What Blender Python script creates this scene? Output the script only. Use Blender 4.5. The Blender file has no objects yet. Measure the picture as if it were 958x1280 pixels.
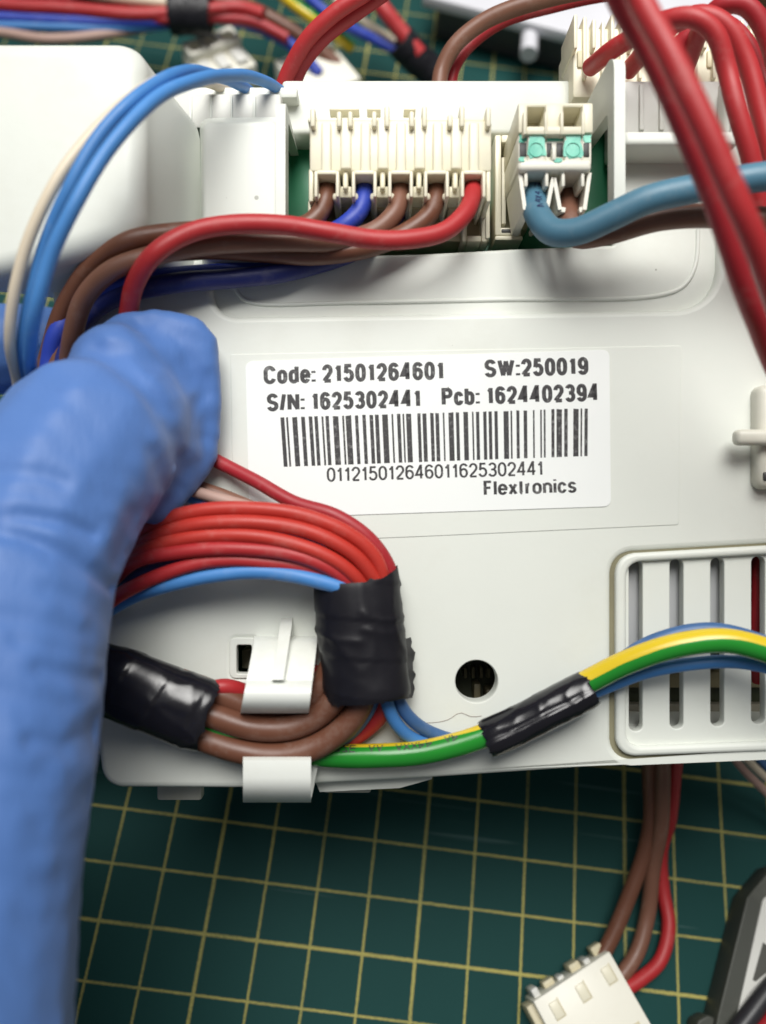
import bpy, bmesh, math, random
from mathutils import Vector, Matrix, noise as mnoise

random.seed(7)
scene = bpy.context.scene
COL = scene.collection
MM = 0.001

# ------------------------------------------------------------------ camera
# The photograph is 958 x 1280; focal length about 1027 of its pixels.  The world frame is the
# cutting mat (z = 0, its printed grid along x and y); the module is held above it, square to the lens.
FPX, CX, CY = 1027.0, 479.0, 640.0
D_PANEL = 113.0                                   # mm from lens to the front panel of the module
yax = Vector((282.0, 2210.0, -1027.0)).normalized()
xax = Vector((1.0, -0.13, 0.0)); xax = (xax - xax.dot(yax) * yax).normalized()
zax = xax.cross(yax)
RM = Matrix((xax, yax, zax))                      # lens axes -> world axes
CAM_H = 193.0 * zax.z                             # lens height over the mat, mm
CAMPOS = Vector((0, 0, CAM_H * MM))
T_CAM = Matrix.Translation(CAMPOS) @ RM.to_4x4()
T_MOD = T_CAM @ Matrix.Translation((0, 0, -D_PANEL * MM))   # module frame: x right, y up, z out of the panel

cam_data = bpy.data.cameras.new("camera")
cam = bpy.data.objects.new("camera", cam_data)
COL.objects.link(cam)
cam.matrix_world = T_CAM
cam_data.sensor_fit = 'VERTICAL'
cam_data.sensor_height = 36.0
cam_data.lens = 36.0 * FPX / 1280.0
cam_data.clip_start = 0.002
cam_data.clip_end = 20.0
cam_data.dof.use_dof = True
cam_data.dof.focus_distance = (D_PANEL + 8.0) * MM
cam_data.dof.aperture_fstop = cam_data.lens / 2.1      # entrance pupil of about 2 mm
scene.camera = cam

# ------------------------------------------------------------------ light (indoor: one key area light and room glow)
world = bpy.data.worlds.new("World")
scene.world = world
world.use_nodes = True
bg = world.node_tree.nodes["Background"]
bg.inputs[0].default_value = (0.95, 0.98, 1.0, 1)
bg.inputs[1].default_value = 0.125

def area_light(name, loc, target, sx, sy, power, col, spread=180):
    l = bpy.data.lights.new(name, 'AREA')
    l.shape = 'RECTANGLE'; l.size = sx; l.size_y = sy; l.energy = power; l.color = col; l.spread = math.radians(spread)
    o = bpy.data.objects.new(name, l); COL.objects.link(o)
    o.location = loc
    o.rotation_euler = (Vector(target) - Vector(loc)).to_track_quat('-Z', 'Y').to_euler()
    return o
area_light("key_light", (0.01, 0.25, 0.60), (0.060, 0.185, 0.07), 0.50, 0.38, 1.33, (1.0, 0.985, 0.95), 68)  # key light; narrow high-aimed spread imitates the unmodelled phone's shade lower down

scene.view_settings.view_transform = 'Standard'
scene.view_settings.look = 'None'
scene.view_settings.gamma = 1.0
scene.view_settings.exposure = 0.0
scene.render.engine = 'CYCLES'
scene.cycles.use_denoising = True
scene.cycles.max_bounces = 6

# ------------------------------------------------------------------ coordinates
def P(px, py, w=0.0):
    """point of the module frame (mm): seen at photo pixel px,py, w mm out of the panel plane"""
    Z = D_PANEL - w
    return Vector(((px - CX) * Z / FPX, -(py - CY) * Z / FPX, w))
def GW(px, py, h):
    """world point (mm) at height h over the mat"""
    d = RM @ Vector(((px - CX) / FPX, -(py - CY) / FPX, -1.0))
    k = (h - CAM_H) / d.z
    return Vector((d.x * k, d.y * k, h))
INV_MOD = T_MOD.inverted()
def G(px, py, h):
    """same, in the module frame"""
    return (INV_MOD @ (GW(px, py, h) * MM)) / MM
def pxl(v):
    Z = D_PANEL - v.z
    return (CX + v.x * FPX / Z, CY - v.y * FPX / Z)
FRAMES = {'mod': T_MOD, 'world': Matrix.Identity(4)}

# ------------------------------------------------------------------ objects
BASE = {}
def tag(o, label=None, cat=None, group=None, kind=None):
    if label: o['label'] = label
    if cat: o['category'] = cat
    if group: o['group'] = group
    if kind: o['kind'] = kind
    return o
def thing(name, label, cat, base, group=None, frame='mod'):
    o = bpy.data.objects.new(name, None); COL.objects.link(o)
    o.empty_display_size = 0.01
    b = Vector(base)
    o.matrix_world = FRAMES[frame] @ Matrix.Translation(b * MM)
    BASE[o.name] = b
    return tag(o, label, cat, group)
def smooth(me, ang=35):
    for p in me.polygons: p.use_smooth = True
    me.set_sharp_from_angle(angle=math.radians(ang))
def mesh(name, verts, faces, mat, parent=None, frame='mod', uv=None, sm=35, label=None, cat=None, group=None, kind=None):
    """one mesh object; verts in mm in its frame"""
    if parent is not None: b = BASE[parent.name]
    else:
        n = len(verts); c = Vector((0, 0, 0))
        for v in verts: c += Vector(v)
        b = c / n
    me = bpy.data.meshes.new(name)
    me.from_pydata([((v[0] - b.x) * MM, (v[1] - b.y) * MM, (v[2] - b.z) * MM) for v in verts], [], faces)
    if uv:
        lay = me.uv_layers.new(name="UVMap")
        i = 0
        for f in uv:
            for c in f: lay.data[i].uv = c; i += 1
    me.materials.append(M[mat])
    bm = bmesh.new(); bm.from_mesh(me)
    bmesh.ops.recalc_face_normals(bm, faces=bm.faces)
    bm.to_mesh(me); bm.free()
    if sm: smooth(me, sm)
    o = bpy.data.objects.new(name, me); COL.objects.link(o)
    if parent is not None: o.parent = parent
    else: o.matrix_world = FRAMES[frame] @ Matrix.Translation(b * MM)
    BASE[o.name] = b
    return tag(o, label, cat, group, kind)
class MB:
    """collects shapes of ONE part"""
    def __init__(s): s.v = []; s.f = []
    def add(s, vs, fs):
        n = len(s.v); s.v += [tuple(v) for v in vs]; s.f += [tuple(i + n for i in f) for f in fs]; return s
    def bm(s, b):
        b.verts.ensure_lookup_table()
        vs = [v.co.copy() for v in b.verts]; fs = [[v.index for v in f.verts] for f in b.faces]; b.free()
        return s.add(vs, fs)
    def obox(s, o, ex, ey, ez, x0, x1, y0, y1, z0, z1, bev=0.2, seg=2):
        b = bmesh.new(); bmesh.ops.create_cube(b, size=1.0)
        for v in b.verts:
            v.co = Vector(((x0 + x1) / 2 + v.co.x * (x1 - x0), (y0 + y1) / 2 + v.co.y * (y1 - y0), (z0 + z1) / 2 + v.co.z * (z1 - z0)))
        if bev > 0:
            bev = min(bev, 0.45 * min(abs(x1 - x0), abs(y1 - y0), abs(z1 - z0)))
            bmesh.ops.bevel(b, geom=list(b.edges), offset=bev, segments=seg, affect='EDGES', profile=0.5)
        for v in b.verts: v.co = o + ex * v.co.x + ey * v.co.y + ez * v.co.z
        b.verts.index_update()
        return s.bm(b)
    def box(s, px0, py0, px1, py1, w0, w1, bev=0.2, seg=2):
        """front face spans these photo pixels at height w1; straight back to w0"""
        a = P(px0, py1, w1); c = P(px1, py0, w1)
        return s.obox(Vector((0, 0, 0)), Vector((1, 0, 0)), Vector((0, 1, 0)), Vector((0, 0, 1)), a.x, c.x, a.y, c.y, w0, w1, bev, seg)
    def quad_prism(s, quad, w0, w1):
        """quad: four photo pixels at height w1, straight back to w0"""
        t = [P(x, y, w1) for x, y in quad]; bt = [Vector((v.x, v.y, w0)) for v in t]
        n = len(t)
        return s.add(t + bt, [tuple(range(n)), tuple(range(2 * n - 1, n - 1, -1))] + [(i, (i + 1) % n, n + (i + 1) % n, n + i) for i in range(n)])
    def build(s, name, mat, parent=None, **k): return mesh(name, s.v, s.f, mat, parent, **k)

def round_poly(pts, r, seg=7):
    out = []; n = len(pts)
    for i in range(n):
        p0, p, p1 = (Vector(pts[i - 1]).to_2d(), Vector(pts[i]).to_2d(), Vector(pts[(i + 1) % n]).to_2d())
        ri = r[i] if isinstance(r, (list, tuple)) else r
        a = (p0 - p); b = (p1 - p); la, lb = a.length, b.length
        ri = min(ri, la * 0.48, lb * 0.48)
        if ri < 1e-4: out.append(p); continue
        A = p + a / la * ri; B = p + b / lb * ri
        for k in range(seg + 1):
            t = k / seg
            out.append((1 - t) ** 2 * A + 2 * t * (1 - t) * (p * 0.80 + (A + B) * 0.10) + t * t * B)
    return out
def plate_geo(outer, holes, ztop, thick, bevel):
    """flat plate with real holes and rounded edges -> verts, faces (mm)"""
    cu = bpy.data.curves.new("tmp", 'CURVE'); cu.dimensions = '2D'; cu.fill_mode = 'BOTH'
    for lp in [outer] + holes:
        sp = cu.splines.new('POLY'); sp.points.add(len(lp) - 1)
        for q, p in zip(sp.points, lp): q.co = (p[0], p[1], 0, 1)
        sp.use_cyclic_u = True
    cu.extrude = max(thick / 2 - bevel, 0.001); cu.bevel_depth = bevel; cu.bevel_resolution = 3; cu.offset = -bevel
    ob = bpy.data.objects.new("tmp", cu); COL.objects.link(ob)
    dg = bpy.context.evaluated_depsgraph_get()
    me = bpy.data.meshes.new_from_object(ob.evaluated_get(dg))
    vs = [Vector((v.co.x, v.co.y, v.co.z - thick / 2 + ztop)) for v in me.vertices]
    fs = [tuple(p.vertices) for p in me.polygons]
    bpy.data.objects.remove(ob); bpy.data.curves.remove(cu); bpy.data.meshes.remove(me)
    return vs, fs
def plate(name, outer_px, r, holes, w, thick, bevel, mat, parent, **k):
    """outer_px: photo pixels on the plane w; holes: lists of mm points"""
    outer = round_poly([P(x, y, w) for x, y in outer_px], r)
    vs, fs = plate_geo(outer, holes, w, thick, bevel)
    return mesh(name, vs, fs, mat, parent, **k)
def circle_px(cx, cy, rpx, w, n=40):
    c = P(cx, cy, w); r = rpx * (D_PANEL - w) / FPX
    return [Vector((c.x + r * math.cos(2 * math.pi * i / n), c.y + r * math.sin(2 * math.pi * i / n))) for i in range(n)]
def rect_px(x0, y0, x1, y1, w, r=0.5):
    return round_poly([P(x, y, w) for x, y in ((x0, y0), (x1, y0), (x1, y1), (x0, y1))], r)

# ------------------------------------------------------------------ wires
def spline(pts, step=0.7):
    """centripetal Catmull-Rom through pts, resampled evenly"""
    p = [Vector(q) for q in pts]
    p = [p[0] * 2 - p[1]] + p + [p[-1] * 2 - p[-2]]
    out = []
    for i in range(1, len(p) - 2):
        p0, p1, p2, p3 = p[i - 1:i + 3]
        t0 = 0; t1 = t0 + max((p1 - p0).length, 1e-6) ** .5; t2 = t1 + max((p2 - p1).length, 1e-6) ** .5; t3 = t2 + max((p3 - p2).length, 1e-6) ** .5
        for k in range(24):
            t = t1 + (t2 - t1) * k / 24
            a1 = p0 * ((t1 - t) / (t1 - t0)) + p1 * ((t - t0) / (t1 - t0))
            a2 = p1 * ((t2 - t) / (t2 - t1)) + p2 * ((t - t1) / (t2 - t1))
            a3 = p2 * ((t3 - t) / (t3 - t2)) + p3 * ((t - t2) / (t3 - t2))
            b1 = a1 * ((t2 - t) / (t2 - t0)) + a2 * ((t - t0) / (t2 - t0))
            b2 = a2 * ((t3 - t) / (t3 - t1)) + a3 * ((t - t1) / (t3 - t1))
            out.append(b1 * ((t2 - t) / (t2 - t1)) + b2 * ((t - t1) / (t2 - t1)))
    out.append(p[-2])
    L = [0]
    for a, b in zip(out, out[1:]): L.append(L[-1] + (b - a).length)
    n = max(4, int(L[-1] / step)); res = []; j = 0
    for i in range(n + 1):
        s = L[-1] * i / n
        while j < len(L) - 2 and L[j + 1] < s: j += 1
        d = L[j + 1] - L[j]
        res.append(out[j].lerp(out[j + 1], (s - L[j]) / d if d > 0 else 0))
    return res
def frames(path):
    out = []; s = 0
    for i, p in enumerate(path):
        t = (path[min(i + 1, len(path) - 1)] - path[max(i - 1, 0)]).normalized()
        nn = Vector((0.02, 0.05, 1)); nn = (nn - nn.dot(t) * t)
        if nn.length < 0.15: nn = Vector((0, 1, 0.2)); nn = nn - nn.dot(t) * t
        nn.normalize()
        if out and out[-1][2].dot(nn) < 0.3: nn = (out[-1][2] - out[-1][2].dot(t) * t).normalized()
        if i: s += (p - path[i - 1]).length
        out.append((p, t, nn, t.cross(nn), s))
    return out
def tube_geo(path, r, n=18, rfun=None, twist=None, cap=True):
    fr = frames(path); vs = []; fs = []; uv = []
    for (p, t, nn, bb, s) in fr:
        for k in range(n):
            a = 2 * math.pi * k / n
            rr = r if rfun is None else rfun(s, a)
            if isinstance(rr, tuple): ra, rb = rr
            else: ra = rb = rr
            vs.append(p + nn * (math.cos(a) * ra) + bb * (math.sin(a) * rb))
    for i in range(len(fr) - 1):
        s0, s1 = fr[i][4], fr[i + 1][4]
        for k in range(n):
            k2 = (k + 1) % n
            fs.append((i * n + k, i * n + k2, (i + 1) * n + k2, (i + 1) * n + k))
            u0, u1 = k / n, (k + 1) / n
            t0, t1 = (twist(s0), twist(s1)) if twist else (0, 0)
            uv.append(((u0 + t0, s0), (u1 + t0, s0), (u1 + t1, s1), (u0 + t1, s1)))
    if cap:
        fs.append(tuple(range(n - 1, -1, -1))); uv.append(tuple((0.5, 0) for _ in range(n)))
        m = (len(fr) - 1) * n
        fs.append(tuple(range(m, m + n))); uv.append(tuple((0.5, 0) for _ in range(n)))
    return vs, fs, uv
def to3(q):
    if isinstance(q, Vector): return q
    return P(*q)
def wire(name, mat, label, pts, dia, group=None, twist=None, wob=0.16, cat='wire'):
    path = spline([to3(q) for q in pts])
    if wob:
        o = random.uniform(0, 99)
        path = [p + wob * mnoise.noise_vector(Vector((p.x * 0.11 + o, p.y * 0.11, p.z * 0.11))) for p in path]
    sd = random.uniform(0, 99)
    def rf(s, a): return dia / 2 * (1 + 0.018 * mnoise.noise(Vector((s * 0.25 + sd, math.cos(a), math.sin(a)))))
    vs, fs, uv = tube_geo(path, dia / 2, rfun=rf, twist=twist)
    o = mesh(name, vs, fs, mat, uv=uv, sm=60, label=label, cat=cat, group=group)
    return o, path
def wire_marks(wobj, path, dia, s0, s1, th0, mat, size=1.0, seed=1):
    """tiny printed characters along an insulation, as thin ink strokes on its surface"""
    rnd = random.Random(seed); fr = frames(path); mb = MB()
    def at(s, th, lift=0.02):
        j = min(range(len(fr)), key=lambda i: abs(fr[i][4] - s))
        p, t, nn, bb, sj = fr[j]
        return p + t * (s - sj) + (nn * math.cos(th) + bb * math.sin(th)) * (dia / 2 + lift)
    s = s0; dth = size / (dia / 2)
    glyphs = [((0, 0, 1, 1), (0, 1, 1, 0)), ((0, 0, .5, 1), (.5, 1, 1, 0)), ((0, 0, 0, 1), (0, 1, 1, 1), (0, .5, .8, .5)),
              ((0, 0, 0, 1), (0, 1, 1, .5), (1, .5, 0, .5)), ((0, 0, 1, 0), (0, .5, 1, .5), (0, 1, 1, 1), (0, 0, 0, 1)), ((0, 1, 1, 1), (1, 1, 0, 0), (0, 0, 1, 0))]
    while s < s1:
        if rnd.random() < 0.16: s += size * 1.5; continue
        for (a, b, c, d) in rnd.choice(glyphs):
            wd = 0.09 * size
            for k in range(3):
                f0, f1 = k / 3, (k + 1) / 3
                q0 = (s + (a + (c - a) * f0) * size * .75, th0 + (b + (d - b) * f0) * dth)
                q1 = (s + (a + (c - a) * f1) * size * .75, th0 + (b + (d - b) * f1) * dth)
                dx, dy = (c - a) * .75, (d - b); l = math.hypot(dx, dy) or 1
                nx, ny = -dy / l * wd, dx / l * wd / (dia / 2)
                mb.add([at(q0[0] + nx, q0[1] + ny), at(q1[0] + nx, q1[1] + ny), at(q1[0] - nx, q1[1] - ny), at(q0[0] - nx, q0[1] - ny)], [(0, 1, 2, 3)])
        s += size * 1.05
    return mb.build('printed_marking', mat, wobj, sm=0)

# ------------------------------------------------------------------ materials
M = {}
def nodes_of(name):
    m = bpy.data.materials.new(name); m.use_nodes = True
    nt = m.node_tree; b = nt.nodes["Principled BSDF"]
    M[name] = m
    return m, nt, b
def mth(nt, op, a, b=None, c=None, clamp=False):
    n = nt.nodes.new("ShaderNodeMath"); n.operation = op; n.use_clamp = clamp
    for i, x in enumerate((a, b, c)):
        if x is None: continue
        if isinstance(x, (int, float)): n.inputs[i].default_value = x
        else: nt.links.new(x, n.inputs[i])
    return n.outputs[0]
def mixc(nt, f, a, b):
    n = nt.nodes.new("ShaderNodeMix"); n.data_type = 'RGBA'
    for i, x in ((0, f), (6, a), (7, b)):
        if isinstance(x, (int, float)): n.inputs[i].default_value = x
        elif isinstance(x, tuple): n.inputs[i].default_value = (*x, 1)
        else: nt.links.new(x, n.inputs[i])
    return n.outputs[2]
def tex(nt, kind, scale, vec=None, detail=2.0, rough=0.5):
    n = nt.nodes.new("ShaderNodeTexNoise" if kind == 'noise' else "ShaderNodeTexVoronoi")
    n.inputs['Scale'].default_value = scale
    if kind == 'noise': n.inputs['Detail'].default_value = detail; n.inputs['Roughness'].default_value = rough
    if vec is not None: nt.links.new(vec, n.inputs['Vector'])
    return n
def objco(nt):
    n = nt.nodes.new("ShaderNodeTexCoord"); return n.outputs['Object']
def bump(nt, b, h, strength, dist):
    n = nt.nodes.new("ShaderNodeBump"); n.inputs['Strength'].default_value = strength; n.inputs['Distance'].default_value = dist
    nt.links.new(h, n.inputs['Height']); nt.links.new(n.outputs[0], b.inputs['Normal'])
def ramp(nt, f, lo, hi):
    n = nt.nodes.new("ShaderNodeMapRange"); n.inputs[1].default_value = lo; n.inputs[2].default_value = hi
    nt.links.new(f, n.inputs[0]); return n.outputs[0]

def plastic(name, col, rough=0.42, var=0.06, specks=0.0, grime=None, bumpd=0.00002, bscale=900, sss=0.0, spec=0.5):
    m, nt, b = nodes_of(name); co = objco(nt)
    n1 = tex(nt, 'noise', 45, co, 4, 0.6)
    dark = tuple(c * (1 - var * 2) for c in col); lite = tuple(min(1, c * (1 + var)) for c in col)
    c = mixc(nt, n1.outputs[0], dark, lite)
    if specks:
        v = tex(nt, 'voronoi', 330, co); v.inputs['Randomness'].default_value = 1.0
        sz = tex(nt, 'noise', 160, co, 1)
        lim = mth(nt, 'MULTIPLY', mth(nt, 'SUBTRACT', sz.outputs[0], 0.575, clamp=True), specks)
        sp = mth(nt, 'LESS_THAN', v.outputs['Distance'], lim)
        c = mixc(nt, mth(nt, 'MULTIPLY', sp, 0.55), c, (0.10, 0.09, 0.06))
    if grime:
        g = tex(nt, 'noise', 60, co, 6, 0.7)
        c = mixc(nt, mth(nt, 'MULTIPLY', ramp(nt, g.outputs[0], 0.50, 0.75), grime[1]), c, grime[0])
    nt.links.new(c, b.inputs['Base Color'])
    rn = tex(nt, 'noise', 120, co, 4)
    nt.links.new(mth(nt, 'MULTIPLY_ADD', rn.outputs[0], 0.22, rough - 0.11), b.inputs['Roughness'])
    b.inputs['Specular IOR Level'].default_value = spec
    if sss:
        b.inputs['Subsurface Weight'].default_value = sss
        b.inputs['Subsurface Radius'].default_value = (0.0012, 0.0011, 0.0009)
        b.inputs['Subsurface Scale'].default_value = 1.0
    bn = tex(nt, 'noise', bscale, co, 3)
    bump(nt, b, bn.outputs[0], 0.6, bumpd)
    return m
plastic('housing', (0.715, 0.738, 0.682), 0.46, 0.035, specks=0.6, grime=((0.46, 0.44, 0.34), 0.16))
plastic('housing_clip', (0.80, 0.82, 0.77), 0.36, 0.03, grime=((0.45, 0.40, 0.25), 0.25))
plastic('housing_beige_shade', (0.60, 0.59, 0.51), 0.45, 0.05, grime=((0.35, 0.30, 0.16), 0.45))  # beige of the latch; on the edge tabs a painted shade tone
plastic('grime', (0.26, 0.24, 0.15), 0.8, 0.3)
plastic('cream', (0.80, 0.76, 0.60), 0.38, 0.04, grime=((0.50, 0.42, 0.22), 0.18))
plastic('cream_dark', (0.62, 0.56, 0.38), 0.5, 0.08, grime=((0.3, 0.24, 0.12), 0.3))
plastic('cream_white', (0.82, 0.80, 0.70), 0.42, 0.03, grime=((0.5, 0.42, 0.28), 0.12))
plastic('frosted', (0.66, 0.66, 0.62), 0.5, 0.06, grime=((0.40, 0.38, 0.32), 0.3))
plastic('opening_shade', (0.03, 0.03, 0.03), 0.5, 0.1)  # near-black colour standing in for shade inside slots, windows and ports
plastic('brass', (0.60, 0.48, 0.22), 0.35, 0.1)
plastic('grey_block', (0.50, 0.51, 0.52), 0.55, 0.05)
plastic('device_grey', (0.048, 0.052, 0.042), 0.55, 0.06, grime=((0.22, 0.22, 0.18), 0.3))
plastic('device_white', (0.66, 0.66, 0.62), 0.5, 0.05)
plastic('device_print', (0.07, 0.07, 0.06), 0.5, 0.05)
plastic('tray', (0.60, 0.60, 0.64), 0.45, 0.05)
plastic('tray_shade', (0.07, 0.07, 0.075), 0.5, 0.05)  # tray colour darkened to imitate the shadow below the rim
plastic('pcb', (0.014, 0.17, 0.075), 0.35, 0.15)
plastic('olive', (0.050, 0.058, 0.030), 0.5, 0.3)
plastic('solder', (0.30, 0.28, 0.22), 0.35, 0.2)
plastic('pin_beige', (0.22, 0.19, 0.11), 0.5, 0.1)
plastic('sticker', (0.84, 0.86, 0.84), 0.34, 0.012, specks=0.25, bumpd=0.00001)
plastic('ink', (0.035, 0.033, 0.035), 0.5, 0.15)
def worn_ink():
    nt = M['ink'].node_tree; b = nt.nodes["Principled BSDF"]; co = objco(nt)
    n1 = tex(nt, 'noise', 1600, co, 4, 0.7); n2 = tex(nt, 'noise', 90, co, 3)
    f = mth(nt, 'MULTIPLY', ramp(nt, mth(nt, 'ADD', n1.outputs[0], mth(nt, 'MULTIPLY', n2.outputs[0], 0.35)), 0.70, 0.95), 0.55)
    nt.links.new(mixc(nt, f, (0.030, 0.028, 0.030), (0.42, 0.42, 0.41)), b.inputs['Base Color'])
worn_ink()
plastic('ink_blue', (0.01, 0.015, 0.08), 0.5, 0.1)
def wire_mat(name, col, rough=0.46, var=0.12, dust=0.14):
    m, nt, b = nodes_of(name); co = objco(nt)
    n1 = tex(nt, 'noise', 70, co, 5, 0.65)
    c = mixc(nt, n1.outputs[0], tuple(x * (1 - 2 * var) for x in col), tuple(min(1, x * (1 + var) + 0.01) for x in col))
    d = tex(nt, 'noise', 260, co, 5, 0.75)
    c = mixc(nt, mth(nt, 'MULTIPLY', ramp(nt, d.outputs[0], 0.55, 0.8), dust), c, (0.55, 0.52, 0.46))
    nt.links.new(c, b.inputs['Base Color'])
    nt.links.new(mth(nt, 'MULTIPLY_ADD', d.outputs[0], 0.35, rough - 0.15), b.inputs['Roughness'])
    bn = tex(nt, 'noise', 420, co, 4)
    bump(nt, b, bn.outputs[0], 0.5, 0.00006)
    return m
wire_mat('w_red', (0.44, 0.020, 0.024))
wire_mat('w_red_orange', (0.52, 0.032, 0.020))
wire_mat('w_red_dark', (0.36, 0.012, 0.020))
wire_mat('w_brown', (0.15, 0.056, 0.030), 0.40)
wire_mat('w_brown_light', (0.20, 0.088, 0.055), 0.42)
wire_mat('w_navy', (0.010, 0.020, 0.16))
wire_mat('w_royal', (0.018, 0.050, 0.40))
wire_mat('w_blue', (0.055, 0.22, 0.55))
wire_mat('w_sky', (0.065, 0.245, 0.60))
wire_mat('w_slate', (0.075, 0.20, 0.29), 0.42)
wire_mat('w_steel', (0.045, 0.125, 0.30), 0.40)
wire_mat('w_white', (0.72, 0.62, 0.47), 0.45, 0.05)
wire_mat('w_pink', (0.46, 0.30, 0.25), 0.5, 0.08)
wire_mat('w_black', (0.018, 0.018, 0.022), 0.4)
def earth_mat():
    m, nt, b = nodes_of('w_earth'); uv = nt.nodes.new("ShaderNodeUVMap"); co = objco(nt)
    sx = nt.nodes.new("ShaderNodeSeparateXYZ"); nt.links.new(uv.outputs[0], sx.inputs[0])
    wob = tex(nt, 'noise', 200, co, 2)
    u = mth(nt, 'FRACT', mth(nt, 'MULTIPLY_ADD', wob.outputs[0], 0.02, sx.outputs[0]))
    y = mth(nt, 'LESS_THAN', u, 0.42)
    n1 = tex(nt, 'noise', 90, co, 4)
    g = mixc(nt, n1.outputs[0], (0.010, 0.17, 0.018), (0.022, 0.28, 0.030))
    yl = mixc(nt, n1.outputs[0], (0.60, 0.42, 0.015), (0.74, 0.55, 0.03))
    nt.links.new(mixc(nt, y, g, yl), b.inputs['Base Color'])
    b.inputs['Roughness'].default_value = 0.24
    bn = tex(nt, 'noise', 380, co, 3); bump(nt, b, bn.outputs[0], 0.4, 0.00005)
earth_mat()
def tape_mat(name, rough):
    m, nt, b = nodes_of(name); co = objco(nt)
    n1 = tex(nt, 'noise', 110, co, 5, 0.7)
    nt.links.new(mixc(nt, n1.outputs[0], (0.005, 0.005, 0.008), (0.014, 0.013, 0.017)), b.inputs['Base Color'])
    nt.links.new(mth(nt, 'MULTIPLY_ADD', n1.outputs[0], 0.30, rough - 0.12), b.inputs['Roughness'])
    b.inputs['Specular IOR Level'].default_value = 0.5 if rough < 0.3 else 0.32
    bn = tex(nt, 'noise', 160, co, 4, 0.5); bump(nt, b, bn.outputs[0], 0.35, 0.0002)
tape_mat('tape_gloss', 0.17); tape_mat('tape_matt', 0.36)
def glove_mat():
    m, nt, b = nodes_of('glove'); co = objco(nt)
    n1 = tex(nt, 'noise', 30, co, 5, 0.6)
    c = mixc(nt, n1.outputs[0], (0.066, 0.162, 0.44), (0.102, 0.214, 0.52))
    g = tex(nt, 'noise', 140, co, 6, 0.7)
    c = mixc(nt, mth(nt, 'MULTIPLY', ramp(nt, g.outputs[0], 0.60, 0.85), 0.35), c, (0.05, 0.10, 0.33))
    nt.links.new(c, b.inputs['Base Color'])
    b.inputs['Roughness'].default_value = 0.52
    b.inputs['Specular IOR Level'].default_value = 0.38
    b.inputs['Sheen Weight'].default_value = 0.15
    mp = nt.nodes.new('ShaderNodeMapping'); mp.inputs['Rotation'].default_value = (0, 0, 0.75); mp.inputs['Scale'].default_value = (1.0, 0.28, 1.0); nt.links.new(co, mp.inputs[0])
    bn = tex(nt, 'noise', 650, mp.outputs[0], 5, 0.65); bump(nt, b, bn.outputs[0], 0.7, 0.00014)
glove_mat()
def paint_mat():
    m, nt, b = nodes_of('green_paint'); co = objco(nt)
    n1 = tex(nt, 'noise', 420, co, 4, 0.6)
    nt.links.new(mixc(nt, ramp(nt, n1.outputs[0], 0.3, 0.7), (0.03, 0.42, 0.30), (0.20, 0.66, 0.50)), b.inputs['Base Color'])
    b.inputs['Roughness'].default_value = 0.3
    bump(nt, b, n1.outputs[0], 0.5, 0.0001)
paint_mat()
GRID0 = GW(718.8, 1082.7, 0)                      # a crossing of the printed grid
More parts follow.
